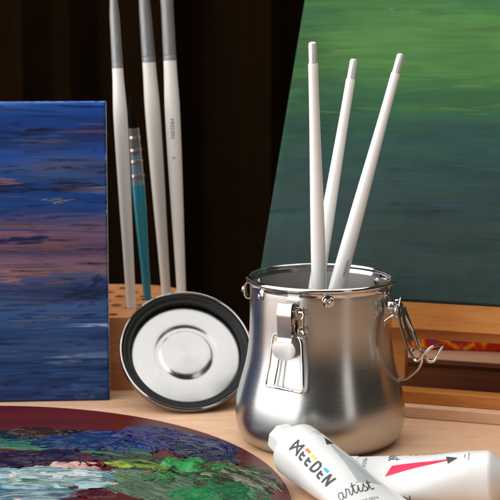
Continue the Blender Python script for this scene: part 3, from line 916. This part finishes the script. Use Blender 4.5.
def smear(label, path, width, colors, height, seed, ridge=.06, ragged=.7, res=.027, depth=.46, streak=1.0, lumpy=0.0, dry=0.0, base=0.0):
    """a knife or brush smear: path [(x, y)] in table cm, width(s) across, pigment streaked along the stroke"""
    P = spline([(p[0], p[1], 0) for p in path], 24)
    P = [Vector((p.x, p.y)) for p in P]
    d = [0]
    for i in range(1, len(P)): d.append(d[-1] + (P[i] - P[i - 1]).length)
    L = d[-1]
    ns = max(12, int(L / res)); 
    wm = max(width); nt_ = max(10, int(wm / res))
    s = np.linspace(0, 1, ns); 
    px = np.interp(s * L, d, [p.x for p in P]); py = np.interp(s * L, d, [p.y for p in P])
    tx = np.gradient(px); ty = np.gradient(py); ln = np.hypot(tx, ty); tx /= ln; ty /= ln
    ws = np.interp(s, np.linspace(0, 1, len(width)), width)
    t = np.linspace(-1, 1, nt_)
    Sg, Tg = np.meshgrid(s, t, indexing='ij')
    sl = Sg * L; tl = Tg * ws[:, None] * .5
    tl2 = tl + (fbm(sl * .5, tl * .4, seed + 2) - .5) * .22 * wm
    X = px[:, None] - ty[:, None] * tl2; Y = py[:, None] + tx[:, None] * tl2
    br = vnoise(tl / ridge + 40, sl * .16 + 3, seed + 5)
    br2 = vnoise(tl / (ridge * .5) + 90, sl * .3, seed + 6)
    big = fbm(sl * .8, tl * 1.1, seed + 8)
    lump = fbm(sl * 1.3, tl * 1.5, seed + 9, 3)
    e_t = 1 - sstep(.6, 1.0, np.abs(Tg) + (br2 - .5) * .3 * ragged + (big - .5) * 1.1 + (lump - .5) * .5)
    e_s = sstep(0, .16, Sg + (br - .5) * .3 * ragged) * (1 - sstep(.8, 1.0, Sg + (br - .5) * .5 * ragged + (big - .5) * .15))
    env = e_t * e_s
    patch = sstep(.38, .62, fbm(sl * .55 + 5, tl * .8, seed + 31, 3))
    chunk = np.clip(fbm(sl * 1.6, tl * 2.2, seed + 33, 3) - .42, 0, 1)
    h = env * (.03 + (.034 * br + .028 * br2) * (.25 + .75 * patch) + .17 * chunk * (1 - .6 * patch) + height * (.1 + lumpy * np.clip(lump - .32, 0, 1) * 2.6 + .3 * np.clip(big - .4, 0, 1)))
    h = h - (1 - lumpy) * .055 * (.35 + dry) * sstep(.48, .72, vnoise(tl / (ridge * 1.2) + 7, sl * .6, seed + 15)) * patch
    # pigment
    cl = np.array([srgb(*c) for c in colors]) * depth
    lum = cl.mean(1, keepdims=True); cl = np.clip(lum + (cl - lum) * 1.12, .002, 1)
    f = np.clip((.34 * vnoise(tl / (ridge * 2.4) + 11, sl * .2 * streak, seed + 20) + .5 * fbm(sl * .7, tl * 1.3, seed + 21) + .16 * br2 - .24) / .5, 0, .9999) * (len(cl) - 1)
    i0 = f.astype(int); fr = (f - i0)[..., None]
    C = cl[i0] * (1 - fr) + cl[np.minimum(i0 + 1, len(cl) - 1)] * fr
    Z = PZ + h
    keep = h > .014
    idx = np.arange(ns * nt_).reshape(ns, nt_)
    q = np.stack([idx[:-1, :-1], idx[1:, :-1], idx[1:, 1:], idx[:-1, 1:]], -1).reshape(-1, 4)
    kf = (keep.ravel()[q]).sum(1) >= 2
    inside = (((X - PC[0]) / (PA - .3)) ** 2 + ((Y - PC[1]) / (PB - .3)) ** 2 < 1).ravel()
    kf &= inside[q].all(1)
    q = q[kf]
    # edge vertices sink to the board
    Zr = Z.ravel().copy(); Zr[~keep.ravel()] = PZ - .02
    V = np.stack([X.ravel() - PC[0], Y.ravel() - PC[1], Zr], -1)
    used = np.unique(q); remap = -np.ones(len(V), int); remap[used] = np.arange(len(used))
    me = bpy.data.meshes.new('paint_smear')
    V = V[used] * S; q = remap[q]
    me.vertices.add(len(V)); me.vertices.foreach_set('co', V.astype(np.float32).ravel())
    me.loops.add(q.size); me.loops.foreach_set('vertex_index', q.astype(np.int32).ravel())
    me.polygons.add(len(q)); me.polygons.foreach_set('loop_start', np.arange(0, q.size, 4, dtype=np.int32))
    me.polygons.foreach_set('loop_total', np.full(len(q), 4, dtype=np.int32))
    me.update(calc_edges=True); me.validate(); me.shade_smooth()
    a = me.color_attributes.new('Col', 'FLOAT_COLOR', 'POINT')
    cc = np.ones((len(used), 4), np.float32); cc[:, :3] = C.reshape(-1, 3)[used]
    a.data.foreach_set('color', cc.ravel())
    me.materials.append(M_wet)
    o = bpy.data.objects.new('paint_smear', me); COL.objects.link(o); o.parent = pal
    if label: o['label'] = label
    return o

NAVY = [(14, 18, 60), (24, 34, 104), (34, 50, 130), (20, 30, 90)]
smear('dark teal smear', [(-23, -.4), (-20, -.9), (-17.2, -1.0), (-15.6, -1.2)], [2.6, 2.4, 2.2, 1.0], [(26, 40, 48), (30, 56, 60), (24, 32, 44)], .16, 1)
smear('umber brown smear', [(-18.3, -.3), (-16.8, -.3), (-15.2, -.9), (-14.4, -1.2)], [1.0, 1.9, 1.8, 1.2], [(52, 34, 26), (70, 44, 34), (36, 22, 18), (110, 84, 66)], .22, 2, lumpy=.5)
smear('blackish brown dab', [(-15.4, -1.0), (-14.6, -.8), (-13.7, -.5)], [1.3, 1.9, 1.0], [(18, 10, 8), (28, 16, 10)], .3, 3, lumpy=.7, ridge=.35)
smear('teal green smear', [(-24, -3.2), (-20.5, -2.9), (-17, -2.8), (-14.6, -3.4)], [2.8, 2.9, 2.4, 1.2], [(38, 84, 74), (62, 128, 100), (84, 146, 118), (40, 96, 90)], .18, 4)
smear('royal blue smear', [(-16.5, -3.2), (-13.8, -2.4), (-11.2, -2.8), (-9.4, -4.2)], [1.4, 3.6, 4.4, 2.6], [(16, 34, 92), (22, 56, 130), (18, 62, 124), (34, 84, 132), (20, 30, 84)], .3, 5, lumpy=.4, depth=.36)
smear('ultramarine ridge', [(-13.8, -.9), (-12.6, -.6), (-11.2, -1.2), (-9.6, -2.3)], [.9, 1.4, 1.5, .9], [(22, 18, 84), (40, 34, 120), (124, 124, 178), (24, 20, 90)], .26, 6, lumpy=.6, depth=.36)
smear('violet blue brushed smear', [(-11.6, .3), (-10.0, -.4), (-8.0, -1.9), (-6.2, -4.0), (-5.2, -6.2)], [1.8, 3.2, 3.8, 3.4, 1.6], [(24, 22, 80), (44, 42, 108), (82, 84, 134), (30, 34, 84), (38, 52, 80)], .26, 7, ridge=.05, dry=.5, depth=.36)
smear('ultramarine ridge', [(-11.8, -.5), (-10.4, -1.6), (-9.4, -2.8), (-8.6, -3.8)], [.7, 1.3, 1.3, .7], [(24, 18, 92), (34, 28, 112), (110, 110, 170)], .24, 27, lumpy=.5, depth=.36)
smear('slate blue smear', [(-8.6, -3.2), (-7.0, -4.2), (-5.6, -5.6), (-4.8, -6.6)], [1.6, 2.6, 2.4, 1.2], [(34, 48, 72), (48, 66, 86), (30, 40, 70), (74, 90, 104)], .2, 8, dry=.3, depth=.36)
smear('purple black smear', [(-23, -6.6), (-19.6, -6.0), (-16.4, -5.4), (-13.2, -5.2), (-11.2, -5.9)], [3.4, 3.6, 3.6, 3.2, 1.4], [(20, 18, 52), (36, 26, 66), (60, 24, 44), (24, 36, 88), (20, 18, 56)], .26, 9, lumpy=.3, depth=.36)
smear('crimson streak', [(-14.6, -4.6), (-13.6, -4.9), (-12.4, -5.8)], [.5, 1.5, .6], [(96, 14, 34), (120, 20, 40), (70, 16, 50)], .3, 10)
smear('pale aqua and white smear', [(-24, -10.8), (-20, -9.4), (-16, -8.8), (-12.6, -8.6), (-10.2, -8.7)], [3.4, 4.4, 4.4, 3.4, 1.2], [(84, 140, 156), (176, 202, 208), (52, 112, 124), (210, 220, 216), (60, 122, 104), (30, 70, 110)], .3, 11, depth=.6)
smear('white smear', [(-18, -9.6), (-15, -8.4), (-12.4, -8.2), (-11, -8.2)], [1.2, 1.7, 1.6, .7], [(222, 224, 220), (236, 234, 226), (176, 204, 214)], .32, 12, depth=.6)
smear('blue streaked pale smear', [(-22, -13), (-18, -12.4), (-14.6, -11.6), (-12.6, -11.0)], [3.2, 3.8, 3.6, 1.4], [(40, 90, 116), (110, 160, 164), (36, 66, 108), (180, 200, 200), (50, 104, 86)], .24, 13, depth=.6)
smear('red brown gap smear', [(-13.4, -11.4), (-11.9, -11.5), (-10.8, -11.9)], [.7, 1.4, .7], [(96, 26, 28), (70, 18, 22)], .12, 14)
smear('pink dab', [(-15.0, -6.7), (-14.0, -7.0), (-13.0, -7.0), (-12.0, -7.1)], [.4, .8, .9, .4], [(170, 40, 62), (214, 120, 122), (226, 190, 180), (150, 24, 48)], .28, 15, lumpy=.7, ridge=.3, depth=.6)
smear('dark crimson dab', [(-13.3, -6.5), (-12.7, -6.6), (-12.0, -6.9)], [.7, 1.2, .6], [(84, 8, 16), (110, 12, 22), (150, 30, 36)], .34, 16, lumpy=.8, ridge=.35)
smear('dark green underlayer', [(-11.8, -5.4), (-9.4, -6.2), (-7.0, -7.4), (-4.6, -9.0), (-2.9, -10.6)], [1.8, 3.4, 4.0, 3.4, 1.2], [(24, 52, 40), (38, 74, 48), (60, 86, 50), (24, 40, 34), (110, 124, 104)], .22, 17, dry=.25, depth=.36)
smear('yellow green streak', [(-11.8, -6.2), (-10.4, -6.4), (-9.0, -7.0), (-7.6, -7.9)], [.8, 1.7, 1.5, .8], [(120, 150, 40), (170, 180, 60), (60, 140, 50), (200, 196, 110)], .3, 18)
smear('sage green brushed smear', [(-11.4, -7.4), (-10.2, -9.0), (-8.6, -10.8), (-6.6, -13.2)], [2.4, 4.4, 4.8, 4.0], [(74, 104, 84), (112, 136, 112), (60, 96, 70), (140, 158, 134), (70, 112, 70)], .22, 19, ridge=.05)
smear('rough olive smear', [(-6.6, -6.6), (-5.2, -8.0), (-3.9, -9.8), (-2.9, -11.4)], [1.6, 2.6, 2.6, 1.4], [(44, 60, 30), (84, 104, 40), (30, 40, 32), (176, 176, 150), (60, 90, 40)], .26, 20, dry=.5, lumpy=.2)
smear('emerald green smear', [(-8.2, -9.2), (-6.6, -10.2), (-5.0, -11.8), (-3.8, -13.6)], [1.6, 3.4, 3.6, 3.0], [(18, 92, 56), (20, 128, 70), (44, 110, 70), (14, 74, 50)], .26, 21)
smear('bright emerald smear', [(-8.2, -11.6), (-6.8, -12.0), (-5.6, -13.0)], [1.8, 2.6, 2.0], [(14, 120, 66), (30, 150, 84), (16, 96, 56)], .32, 22, lumpy=.5)
smear('vivid green dab', [(-9.2, -6.2), (-8.2, -6.7), (-7.4, -7.2), (-6.6, -7.6)], [1.0, 1.7, 2.2, 1.2], [(8, 110, 44), (16, 150, 60), (90, 200, 120), (10, 80, 38)], .42, 23, lumpy=.8, ridge=.4)
smear('vivid green dab', [(-7.9, -5.9), (-7.2, -6.2), (-6.7, -6.6)], [.8, 1.3, .7], [(10, 120, 50), (20, 160, 66), (10, 96, 40)], .4, 24, lumpy=.8, ridge=.4)
smear('cream streak', [(-18.4, -12.6), (-16.8, -12.7), (-15.2, -13.0)], [.8, 1.4, .8], [(206, 190, 160), (226, 214, 190)], .3, 25, depth=.6)
smear('green black dots', [(-6.6, -6.6), (-5.6, -7.0), (-4.8, -7.8)], [.8, 1.4, .8], [(26, 34, 22), (50, 64, 30), (120, 130, 90)], .2, 26, lumpy=.8, ridge=.2)

# shorter strokes worked over the big smears
_rs = random.Random(5)
def strokes(n, x0, x1, y0, y1, ang, spread, cols, lo=1.2, hi=3.2, w0=.35, w1=.9, h=.12, depth=.44, **kw):
    for k in range(n):
        x, y = _rs.uniform(x0, x1), _rs.uniform(y0, y1); a = R(ang + _rs.uniform(-spread, spread)); l = _rs.uniform(lo, hi); w_ = _rs.uniform(w0, w1)
        b_ = _rs.uniform(-.3, .3)
        smear(None, [(x - math.cos(a) * l / 2, y - math.sin(a) * l / 2), (x - math.sin(a) * b_, y + math.cos(a) * b_), (x + math.cos(a) * l / 2, y + math.sin(a) * l / 2)],
              [w_ * .7, w_, w_ * .5], cols, h, 100 + int(x * 31 + y * 77) % 900, depth=depth, **kw)
strokes(7, -11, -6, -3.5, -.6, -42, 12, [(30, 26, 100), (96, 96, 160), (20, 16, 70)], ridge=.05)
strokes(4, -15, -10, -4.2, -2, -20, 30, [(20, 60, 140), (34, 104, 150), (20, 40, 110)])
strokes(3, -12.5, -10.2, -5.4, -4.4, -25, 10, [(30, 110, 70), (60, 130, 70), (30, 84, 96)])
strokes(5, -19, -14, -6.8, -4.6, -8, 14, [(24, 30, 96), (60, 70, 130), (16, 14, 44)])
strokes(4, -18, -12, -11, -8.4, 4, 16, [(100, 150, 180), (200, 214, 220), (70, 120, 160)], depth=.62)
strokes(4, -19, -15, -3.2, -2.2, -4, 10, [(40, 110, 90), (20, 60, 110), (90, 150, 120)])
strokes(8, -11.5, -7.4, -11.5, -7.6, -48, 10, [(128, 150, 126), (86, 116, 90), (50, 84, 60)], ridge=.05, depth=.6)
strokes(7, -6.6, -3.4, -10.5, -7.2, -42, 16, [(150, 156, 130), (70, 100, 40), (34, 46, 34)], ridge=.05, depth=.6, dry=.5)
strokes(3, -7, -4.6, -12, -9.8, -30, 12, [(30, 150, 80), (14, 96, 54), (70, 130, 90)])
strokes(3, -11, -8.6, -7.2, -6, -15, 14, [(170, 180, 70), (80, 150, 50), (206, 200, 120)], w0=.25, w1=.5, depth=.75)

# fat little dabs left by the knife
strokes(6, -16, -9, -4.5, -1.2, -25, 60, [(16, 24, 90), (30, 60, 150), (14, 14, 60), (90, 100, 170)], lo=.8, hi=1.6, w0=.6, w1=1.2, h=.16, lumpy=.7)
strokes(4, -18.5, -12, -7, -4.4, 0, 60, [(22, 16, 52), (60, 20, 50), (20, 34, 96)], lo=.8, hi=1.7, w0=.5, w1=1.0, h=.14, lumpy=.7)
strokes(6, -18.5, -11, -10.6, -7.8, 5, 50, [(214, 220, 216), (150, 196, 206), (238, 238, 230)], lo=.7, hi=1.8, w0=.5, w1=1.1, h=.14, lumpy=.7, depth=.62)
strokes(4, -18, -13, -12.4, -9.8, 5, 50, [(40, 96, 110), (90, 150, 150), (30, 60, 110)], lo=.8, hi=2.0, w0=.5, w1=1.0, h=.12, lumpy=.6)
strokes(7, -9.6, -5, -9.5, -6, -20, 60, [(14, 120, 52), (12, 80, 40), (70, 170, 90), (18, 46, 32)], lo=.7, hi=1.6, w0=.5, w1=1.1, h=.18, lumpy=.8)
strokes(5, -7, -3.6, -10.5, -6.6, -30, 60, [(36, 52, 26), (20, 30, 24), (96, 116, 60)], lo=.6, hi=1.4, w0=.4, w1=.9, h=.14, lumpy=.8)
strokes(4, -12, -8.4, -9.4, -6.6, -30, 60, [(150, 166, 140), (70, 120, 70), (190, 196, 120)], lo=.7, hi=1.6, w0=.4, w1=.8, h=.12, lumpy=.6)
strokes(3, -14, -12, -6.6, -5.2, -20, 60, [(120, 12, 30), (70, 8, 30), (170, 50, 60)], lo=.6, hi=1.2, w0=.4, w1=.7, h=.16, lumpy=.8)

# ------------------------------------------------------------------ paint tubes
SCRIPT = {   # single-line handwriting, x to the right, y up, x-height 1
    'a': [[(.62, .8), (.35, .98), (.1, .7), (.08, .3), (.28, .03), (.5, .2), (.66, .6), (.66, .9)], [(.66, .9), (.64, .3), (.75, .04), (.95, .25)]],
    'r': [[(-.05, .2), (.1, .55), (.22, 1.02), (.3, .95), (.45, .88), (.5, .75)], [(.5, .75), (.44, .3), (.55, .04), (.75, .25)]],
    't': [[(-.05, .25), (.15, .7), (.28, 1.5)], [(.27, 1.45), (.2, .4), (.3, .05), (.55, .25)], [(0, 1.05), (.55, 1.12)]],
    'i': [[(-.05, .25), (.12, .6), (.2, .98)], [(.2, .98), (.16, .3), (.26, .05), (.48, .25)], [(.24, 1.35), (.28, 1.42)]],
    's': [[(-.05, .25), (.2, .7), (.36, 1.1)], [(.36, 1.1), (.3, .8), (.48, .45), (.4, .1), (.15, .02), (.05, .15)], [(.4, .1), (.6, .25)]],
}
SCW = {'a': .95, 'r': .75, 't': .55, 'i': .48, 's': .6}

def logo_letters():
    """MEEDEN set along +x, cap height 1; returns dark shapes and the three coloured bars"""
    w = .205
    D = []; B = []
    x = 0
    # M: two uprights with crossing diagonals
    D += [quad_line([(x, 0), (x + .1, 1.0)], w), quad_line([(x + .98, 0), (x + .88, 1.0)], w), quad_line([(x + .02, .12), (x + .9, .95)], w * .8), quad_line([(x + .96, .12), (x + .08, .95)], w * .8)]
    x += 1.28
    def E(x, c):
        pts = [(x + .55, .085), (x + .2, .085), (x + .1, .16), (x + .085, .3), (x + .085, .62)]
        D.append(quad_line(pts, w)); D.append(quad_line([(x + .085, .44), (x + .5, .44)], w * .9))
        B.append((quad_line([(x + .02, .9), (x + .6, .9)], w * 1.15), c))
    E(x, M_orange); x += .86
    E(x, M_yellow); x += .86
    o = [(x + .085, .085), (x + .085, .915), (x + .4, .915), (x + .6, .8), (x + .68, .5), (x + .6, .2), (x + .4, .085), (x + .0, .085)]
    D.append(quad_line(o, w)); x += .98
    E(x, M_blue); x += .86
    D += [quad_line([(x + .085, 0), (x + .085, .95)], w), quad_line([(x + .08, .95), (x + .68, .05)], w), quad_line([(x + .68, .02), (x + .68, 1.0)], w)]
    x += .78
    return D, B, x

def script_word(word):
    out = []; x = 0
    for ch in word:
        for st in SCRIPT[ch]:
            p = spline([(a + x + .22 * b, b, 0) for a, b in st], 6) if len(st) > 2 else [Vector((a + x + .22 * b, b, 0)) for a, b in st]
            out.append(quad_line([(q.x, q.y) for q in p], .105))
        x += SCW[ch]
    return out, x

def paint_tube(label, sh, tail, r, crimp_roll, a0, wedge_mat, wedge_half, wedge_v, wedge_end, lk=1.0, script_v=-.3,  bottom_text=False):
    sh, tail = Vector(sh), Vector(tail)
    L = (tail - sh).length
    root = empty('paint_tube', M=frame_m(sh, tail - sh, (0, 0, 1)))    # local z: towards the tail, local x: up
    tag(root, label, 'paint tube', 'white paint tubes lying before the pot')
    es = (tail - sh).normalized(); ex_ = Vector((0, 0, 1)); ex_ = (ex_ - es * ex_.dot(es)).normalized(); ey_ = es.cross(ex_)
    # cross-section: crimp direction c makes angle crimp_roll with local y
    cr = R(crimp_roll)
    W2 = math.pi * r * .5 * .97
    def k_of(s):
        t = max(0, min(1, (s - .12 * L) / (L * .84))); return t ** 1.15
    def pt(s, al, off=0.0):
        """al = angle from local x (up) measured so that the label's v grows with it"""
        # direction cos(al) up + sin(al) * ew, with ew = -es x up = -(local z x local x) = -local y
        k = k_of(s)
        a = r + (W2 - r) * k; b = r * (1 - k) + .07 * k
        dent = .045 * math.sin(s * 1.1 + 2) * math.sin(al * 2 + s * .6) * min(1, max(0, (s - .8) / 2)) 
        th = al - cr                     # angle inside the section frame, 0 = along the thin axis
        # superellipse-ish: thin axis b, wide axis a
        q = Vector((b * math.cos(th), a * math.sin(th)))
        nn = Vector((a * math.cos(th), b * math.sin(th))).normalized()
        q = q + nn * (off + dent)
        u = q.x * math.cos(cr) - q.y * math.sin(cr); w = q.x * math.sin(cr) + q.y * math.cos(cr)
        return (u, -w, s)
    V, F = [], []
    n = 96; ss = [-.02, .0, .03] + [L * i / 60 for i in range(1, 61)]
    sh_prof = [(-.8, .5), (-.7, .6), (-.58, .68), (-.46, .76), (-.34, .84), (-.22, .91), (-.13, .96), (-.05, .99)]
    rows = []
    for s_, kr in sh_prof: rows.append([(kr * r * math.cos(2 * math.pi * i / n), -kr * r * math.sin(2 * math.pi * i / n), s_) for i in range(n)])
    for s_ in ss: rows.append([pt(s_, 2 * math.pi * i / n, -.012 if s_ < 0 else 0) for i in range(n)])
    for rw in rows: V += rw
    for j in range(len(rows) - 1):
        for i in range(n):
            i2 = (i + 1) % n
            F.append((j * n + i, j * n + i2, (j + 1) * n + i2, (j + 1) * n + i))
    F.append(tuple(range(n))); F.append(tuple((len(rows) - 1) * n + i for i in range(n))[::-1])
    bodyo = mesh('tube_body', (V, F), M_tube, root, sharp=60)
    # folded crimp at the tail
    k = .98
    cs = []
    for s_ in (L - .9, L - .5, L + .02):
        cs.append([pt(s_, 2 * math.pi * i / n, .035) for i in range(n)])
    Vc = [p for row in cs for p in row]; Fc = []
    for j in range(2):
        for i in range(n):
            i2 = (i + 1) % n; Fc.append((j * n + i, j * n + i2, (j + 1) * n + i2, (j + 1) * n + i))
    Fc.append(tuple(range(n))); Fc.append(tuple(2 * n + i for i in range(n))[::-1])
    mesh('crimp_fold', (Vc, Fc), M_tube, root, sharp=40)
    # octagonal screw cap
    cap = []
    for s_, rr in ((-.5, .86), (-.55, .92), (-.75, .93), (-1.5, .84), (-1.62, .78), (-1.64, .7)):
        cap.append([(rr * math.cos(2 * math.pi * (i + .5) / 8), rr * math.sin(2 * math.pi * (i + .5) / 8), s_) for i in range(8)])
    Vp = [p for row in cap for p in row]; Fp = []
    for j in range(len(cap) - 1):
        for i in range(8):
            i2 = (i + 1) % 8; Fp.append((j * 8 + i, j * 8 + i2, (j + 1) * 8 + i2, (j + 1) * 8 + i))
    Fp.append(tuple(range(8))); Fp.append(tuple((len(cap) - 1) * 8 + i for i in range(8))[::-1])
    mesh('screw_cap', (Vp, Fp), M_cap, root, smooth=False)
    # printing -------------------------------------------------
    def lay(vf2, mat, name, off=.012):
        V2, F2 = subdivide2d(vf2[0], vf2[1], .22)
        out = [pt(s_, R(a0) + v / r, off) for s_, v in V2]
        return mesh(name, (out, F2), mat, bodyo, smooth=False)
    def mg2(parts):
        V2, F2 = [], []
        for v, f in parts:
            n0 = len(V2); V2 += list(v); F2 += [tuple(i + n0 for i in q) for q in f]
        return V2, F2
    D, B, wlog = logo_letters()
    kx = lk * 3.65 / wlog; ky = .72
    def place(vf): return [(1.0 + x * kx, (y - .5) * ky) for x, y in vf[0]], vf[1]
    D = [place(d) for d in D]
    for i, d in enumerate(D):            # crossing strokes: each a hair above the last
        pass
    Vt, Ft = [], []
    for i, d in enumerate(D):
        V2, F2 = subdivide2d(d[0], d[1], .22)
        n0 = len(Vt); Vt += [pt(s_, R(a0) + v / r, .010 + .0009 * i) for s_, v in V2]; Ft += [tuple(q + n0 for q in f) for f in F2]
    mesh('logo_lettering', (Vt, Ft), M_ink, bodyo, smooth=False)
    for d, mt in B: lay(place(d), mt, 'logo_bar')
    # tapering colour wedge with its dark tip
    v0 = wedge_v
    lay(([(1.5, v0), (2.15, v0 - .31), (2.0, v0 + .31)], [(0, 1, 2)]), M_ink, 'wedge_tip', .016)
    lay(([(2.0, v0 - .06), (2.0, v0 + .06), (wedge_end, v0 + wedge_half), (wedge_end - .3, v0 - wedge_half)], [(0, 1, 2, 3)]), wedge_mat, 'colour_wedge', .011)
    # handwriting round the tube, upright when the cap is up
    ws, ww = script_word('artist')
    kk = 1.85 * lk ** 2 / ww
    Va, Fa = [], []
    for i, d in enumerate(ws):
        V2 = [(lk * 6.0 - y * .5 * lk, script_v + x * kk) for x, y in d[0]]
        n0 = len(Va); Va += [pt(s_, R(a0) + v / r, .011 + .0007 * i) for s_, v in V2]; Fa += [tuple(q + n0 for q in f) for f in d[1]]
    mesh('script_lettering', (Va, Fa), M_ink, bodyo, smooth=False)
    for txt, s0, vc, sz, mt in (('MEEDEN', 6.6, .8, .3, M_ink_light), ('&', 6.95, .95, .26, M_ink_light)):
        Vx, Fx = text_mesh(txt, sz)
        lay(([(s0 - y, vc + x) for x, y in Vx], Fx), mt, 'small_lettering')
    if bottom_text:
        Vx, Fx = text_mesh('MEEDEN', .6)
        lay(([(5.0 - x, v0 + 2.0 - y) for x, y in Vx], Fx), M_brownink, 'small_lettering')
    # two hairlines of fine print above the tip
    for s0, ln in ((.95, .62), (1.16, .34)):
        segs = []
        rnd = random.Random(3); v = v0 - .05 - ln / 2 + .0
        while v < v0 - .05 + ln / 2:
            q = rnd.uniform(.05, .13)
            segs.append(([(s0 - .035, v), (s0 + .025, v), (s0 + .025, v + q * .6), (s0 - .035, v + q * .6)], [(0, 1, 2, 3)])); v += q
        lay(mg2(segs), M_ink_light, 'fine_print')
    return root

e1 = Vector((.55, -.81, -.2)).normalized()
T1 = Vector((-1.62, -8.8, 1.95))
paint_tube('white paint tube with bold MEEDEN logo and grey wedge, cap towards the pot', T1, T1 + e1 * 9.3, 1.48, 0, -47, M_wgrey, .55, 1.68, 5.6)
paint_tube('white paint tube with a crimson wedge, lying on its side behind the grey wedge tube', (8.1, -11.95, 1.42), (.4, -10.1, .66), 1.42, 20, -47, M_wpink, .3, 1.68, 5.3, .88, -.5, bottom_text=True)

# ------------------------------------------------------------------ light: studio softboxes round a dark room
def area(name, loc, target, sx, sy, power, color=(1, 1, 1)):
    l = bpy.data.lights.new(name, 'AREA'); l.shape = 'RECTANGLE'; l.size = sx * S; l.size_y = sy * S
    l.energy = power; l.color = color
    o = bpy.data.objects.new(name, l); COL.objects.link(o)
    o.location = Vector(loc) * S
    d = (Vector(target) - Vector(loc)).normalized()
    o.rotation_euler = d.to_track_quat('-Z', 'Y').to_euler()
    return o
area('softbox_left', (-74, -32, 40), (0, 2, 6), 128, 108, 13.6, (1, .995, .985))
area('softbox_top', (-4, 11, 88), (-3, 9, 0), 124, 132, 11, (1, .99, .975))
area('strip_right', (48, -62, 30), (2, 0, 6), 16, 60, .35, (1, .94, .86))

w = bpy.data.worlds.new('World'); scene.world = w; w.use_nodes = True
bg = w.node_tree.nodes['Background']
bg.inputs['Color'].default_value = (1.0, .9, .8, 1); bg.inputs['Strength'].default_value = .045

# ------------------------------------------------------------------ camera
cam = bpy.data.cameras.new('camera'); co = bpy.data.objects.new('camera', cam); COL.objects.link(co)
cam.sensor_width = 36; cam.lens = 108
co.location = Vector((-4.1, -85.2, 25.3)) * S
co.rotation_euler = (R(90 - 9.4), 0, 0)
cam.clip_start = .01; cam.clip_end = 20
cam.dof.use_dof = True; cam.dof.focus_distance = .83; cam.dof.aperture_fstop = 22
scene.camera = co
vs = scene.view_settings
vs.view_transform = 'Standard'; vs.look = 'None'; vs.exposure = 0; vs.gamma = 1
scene.cycles.max_bounces = 10; scene.cycles.transparent_max_bounces = 8
scene.cycles.use_denoising = True
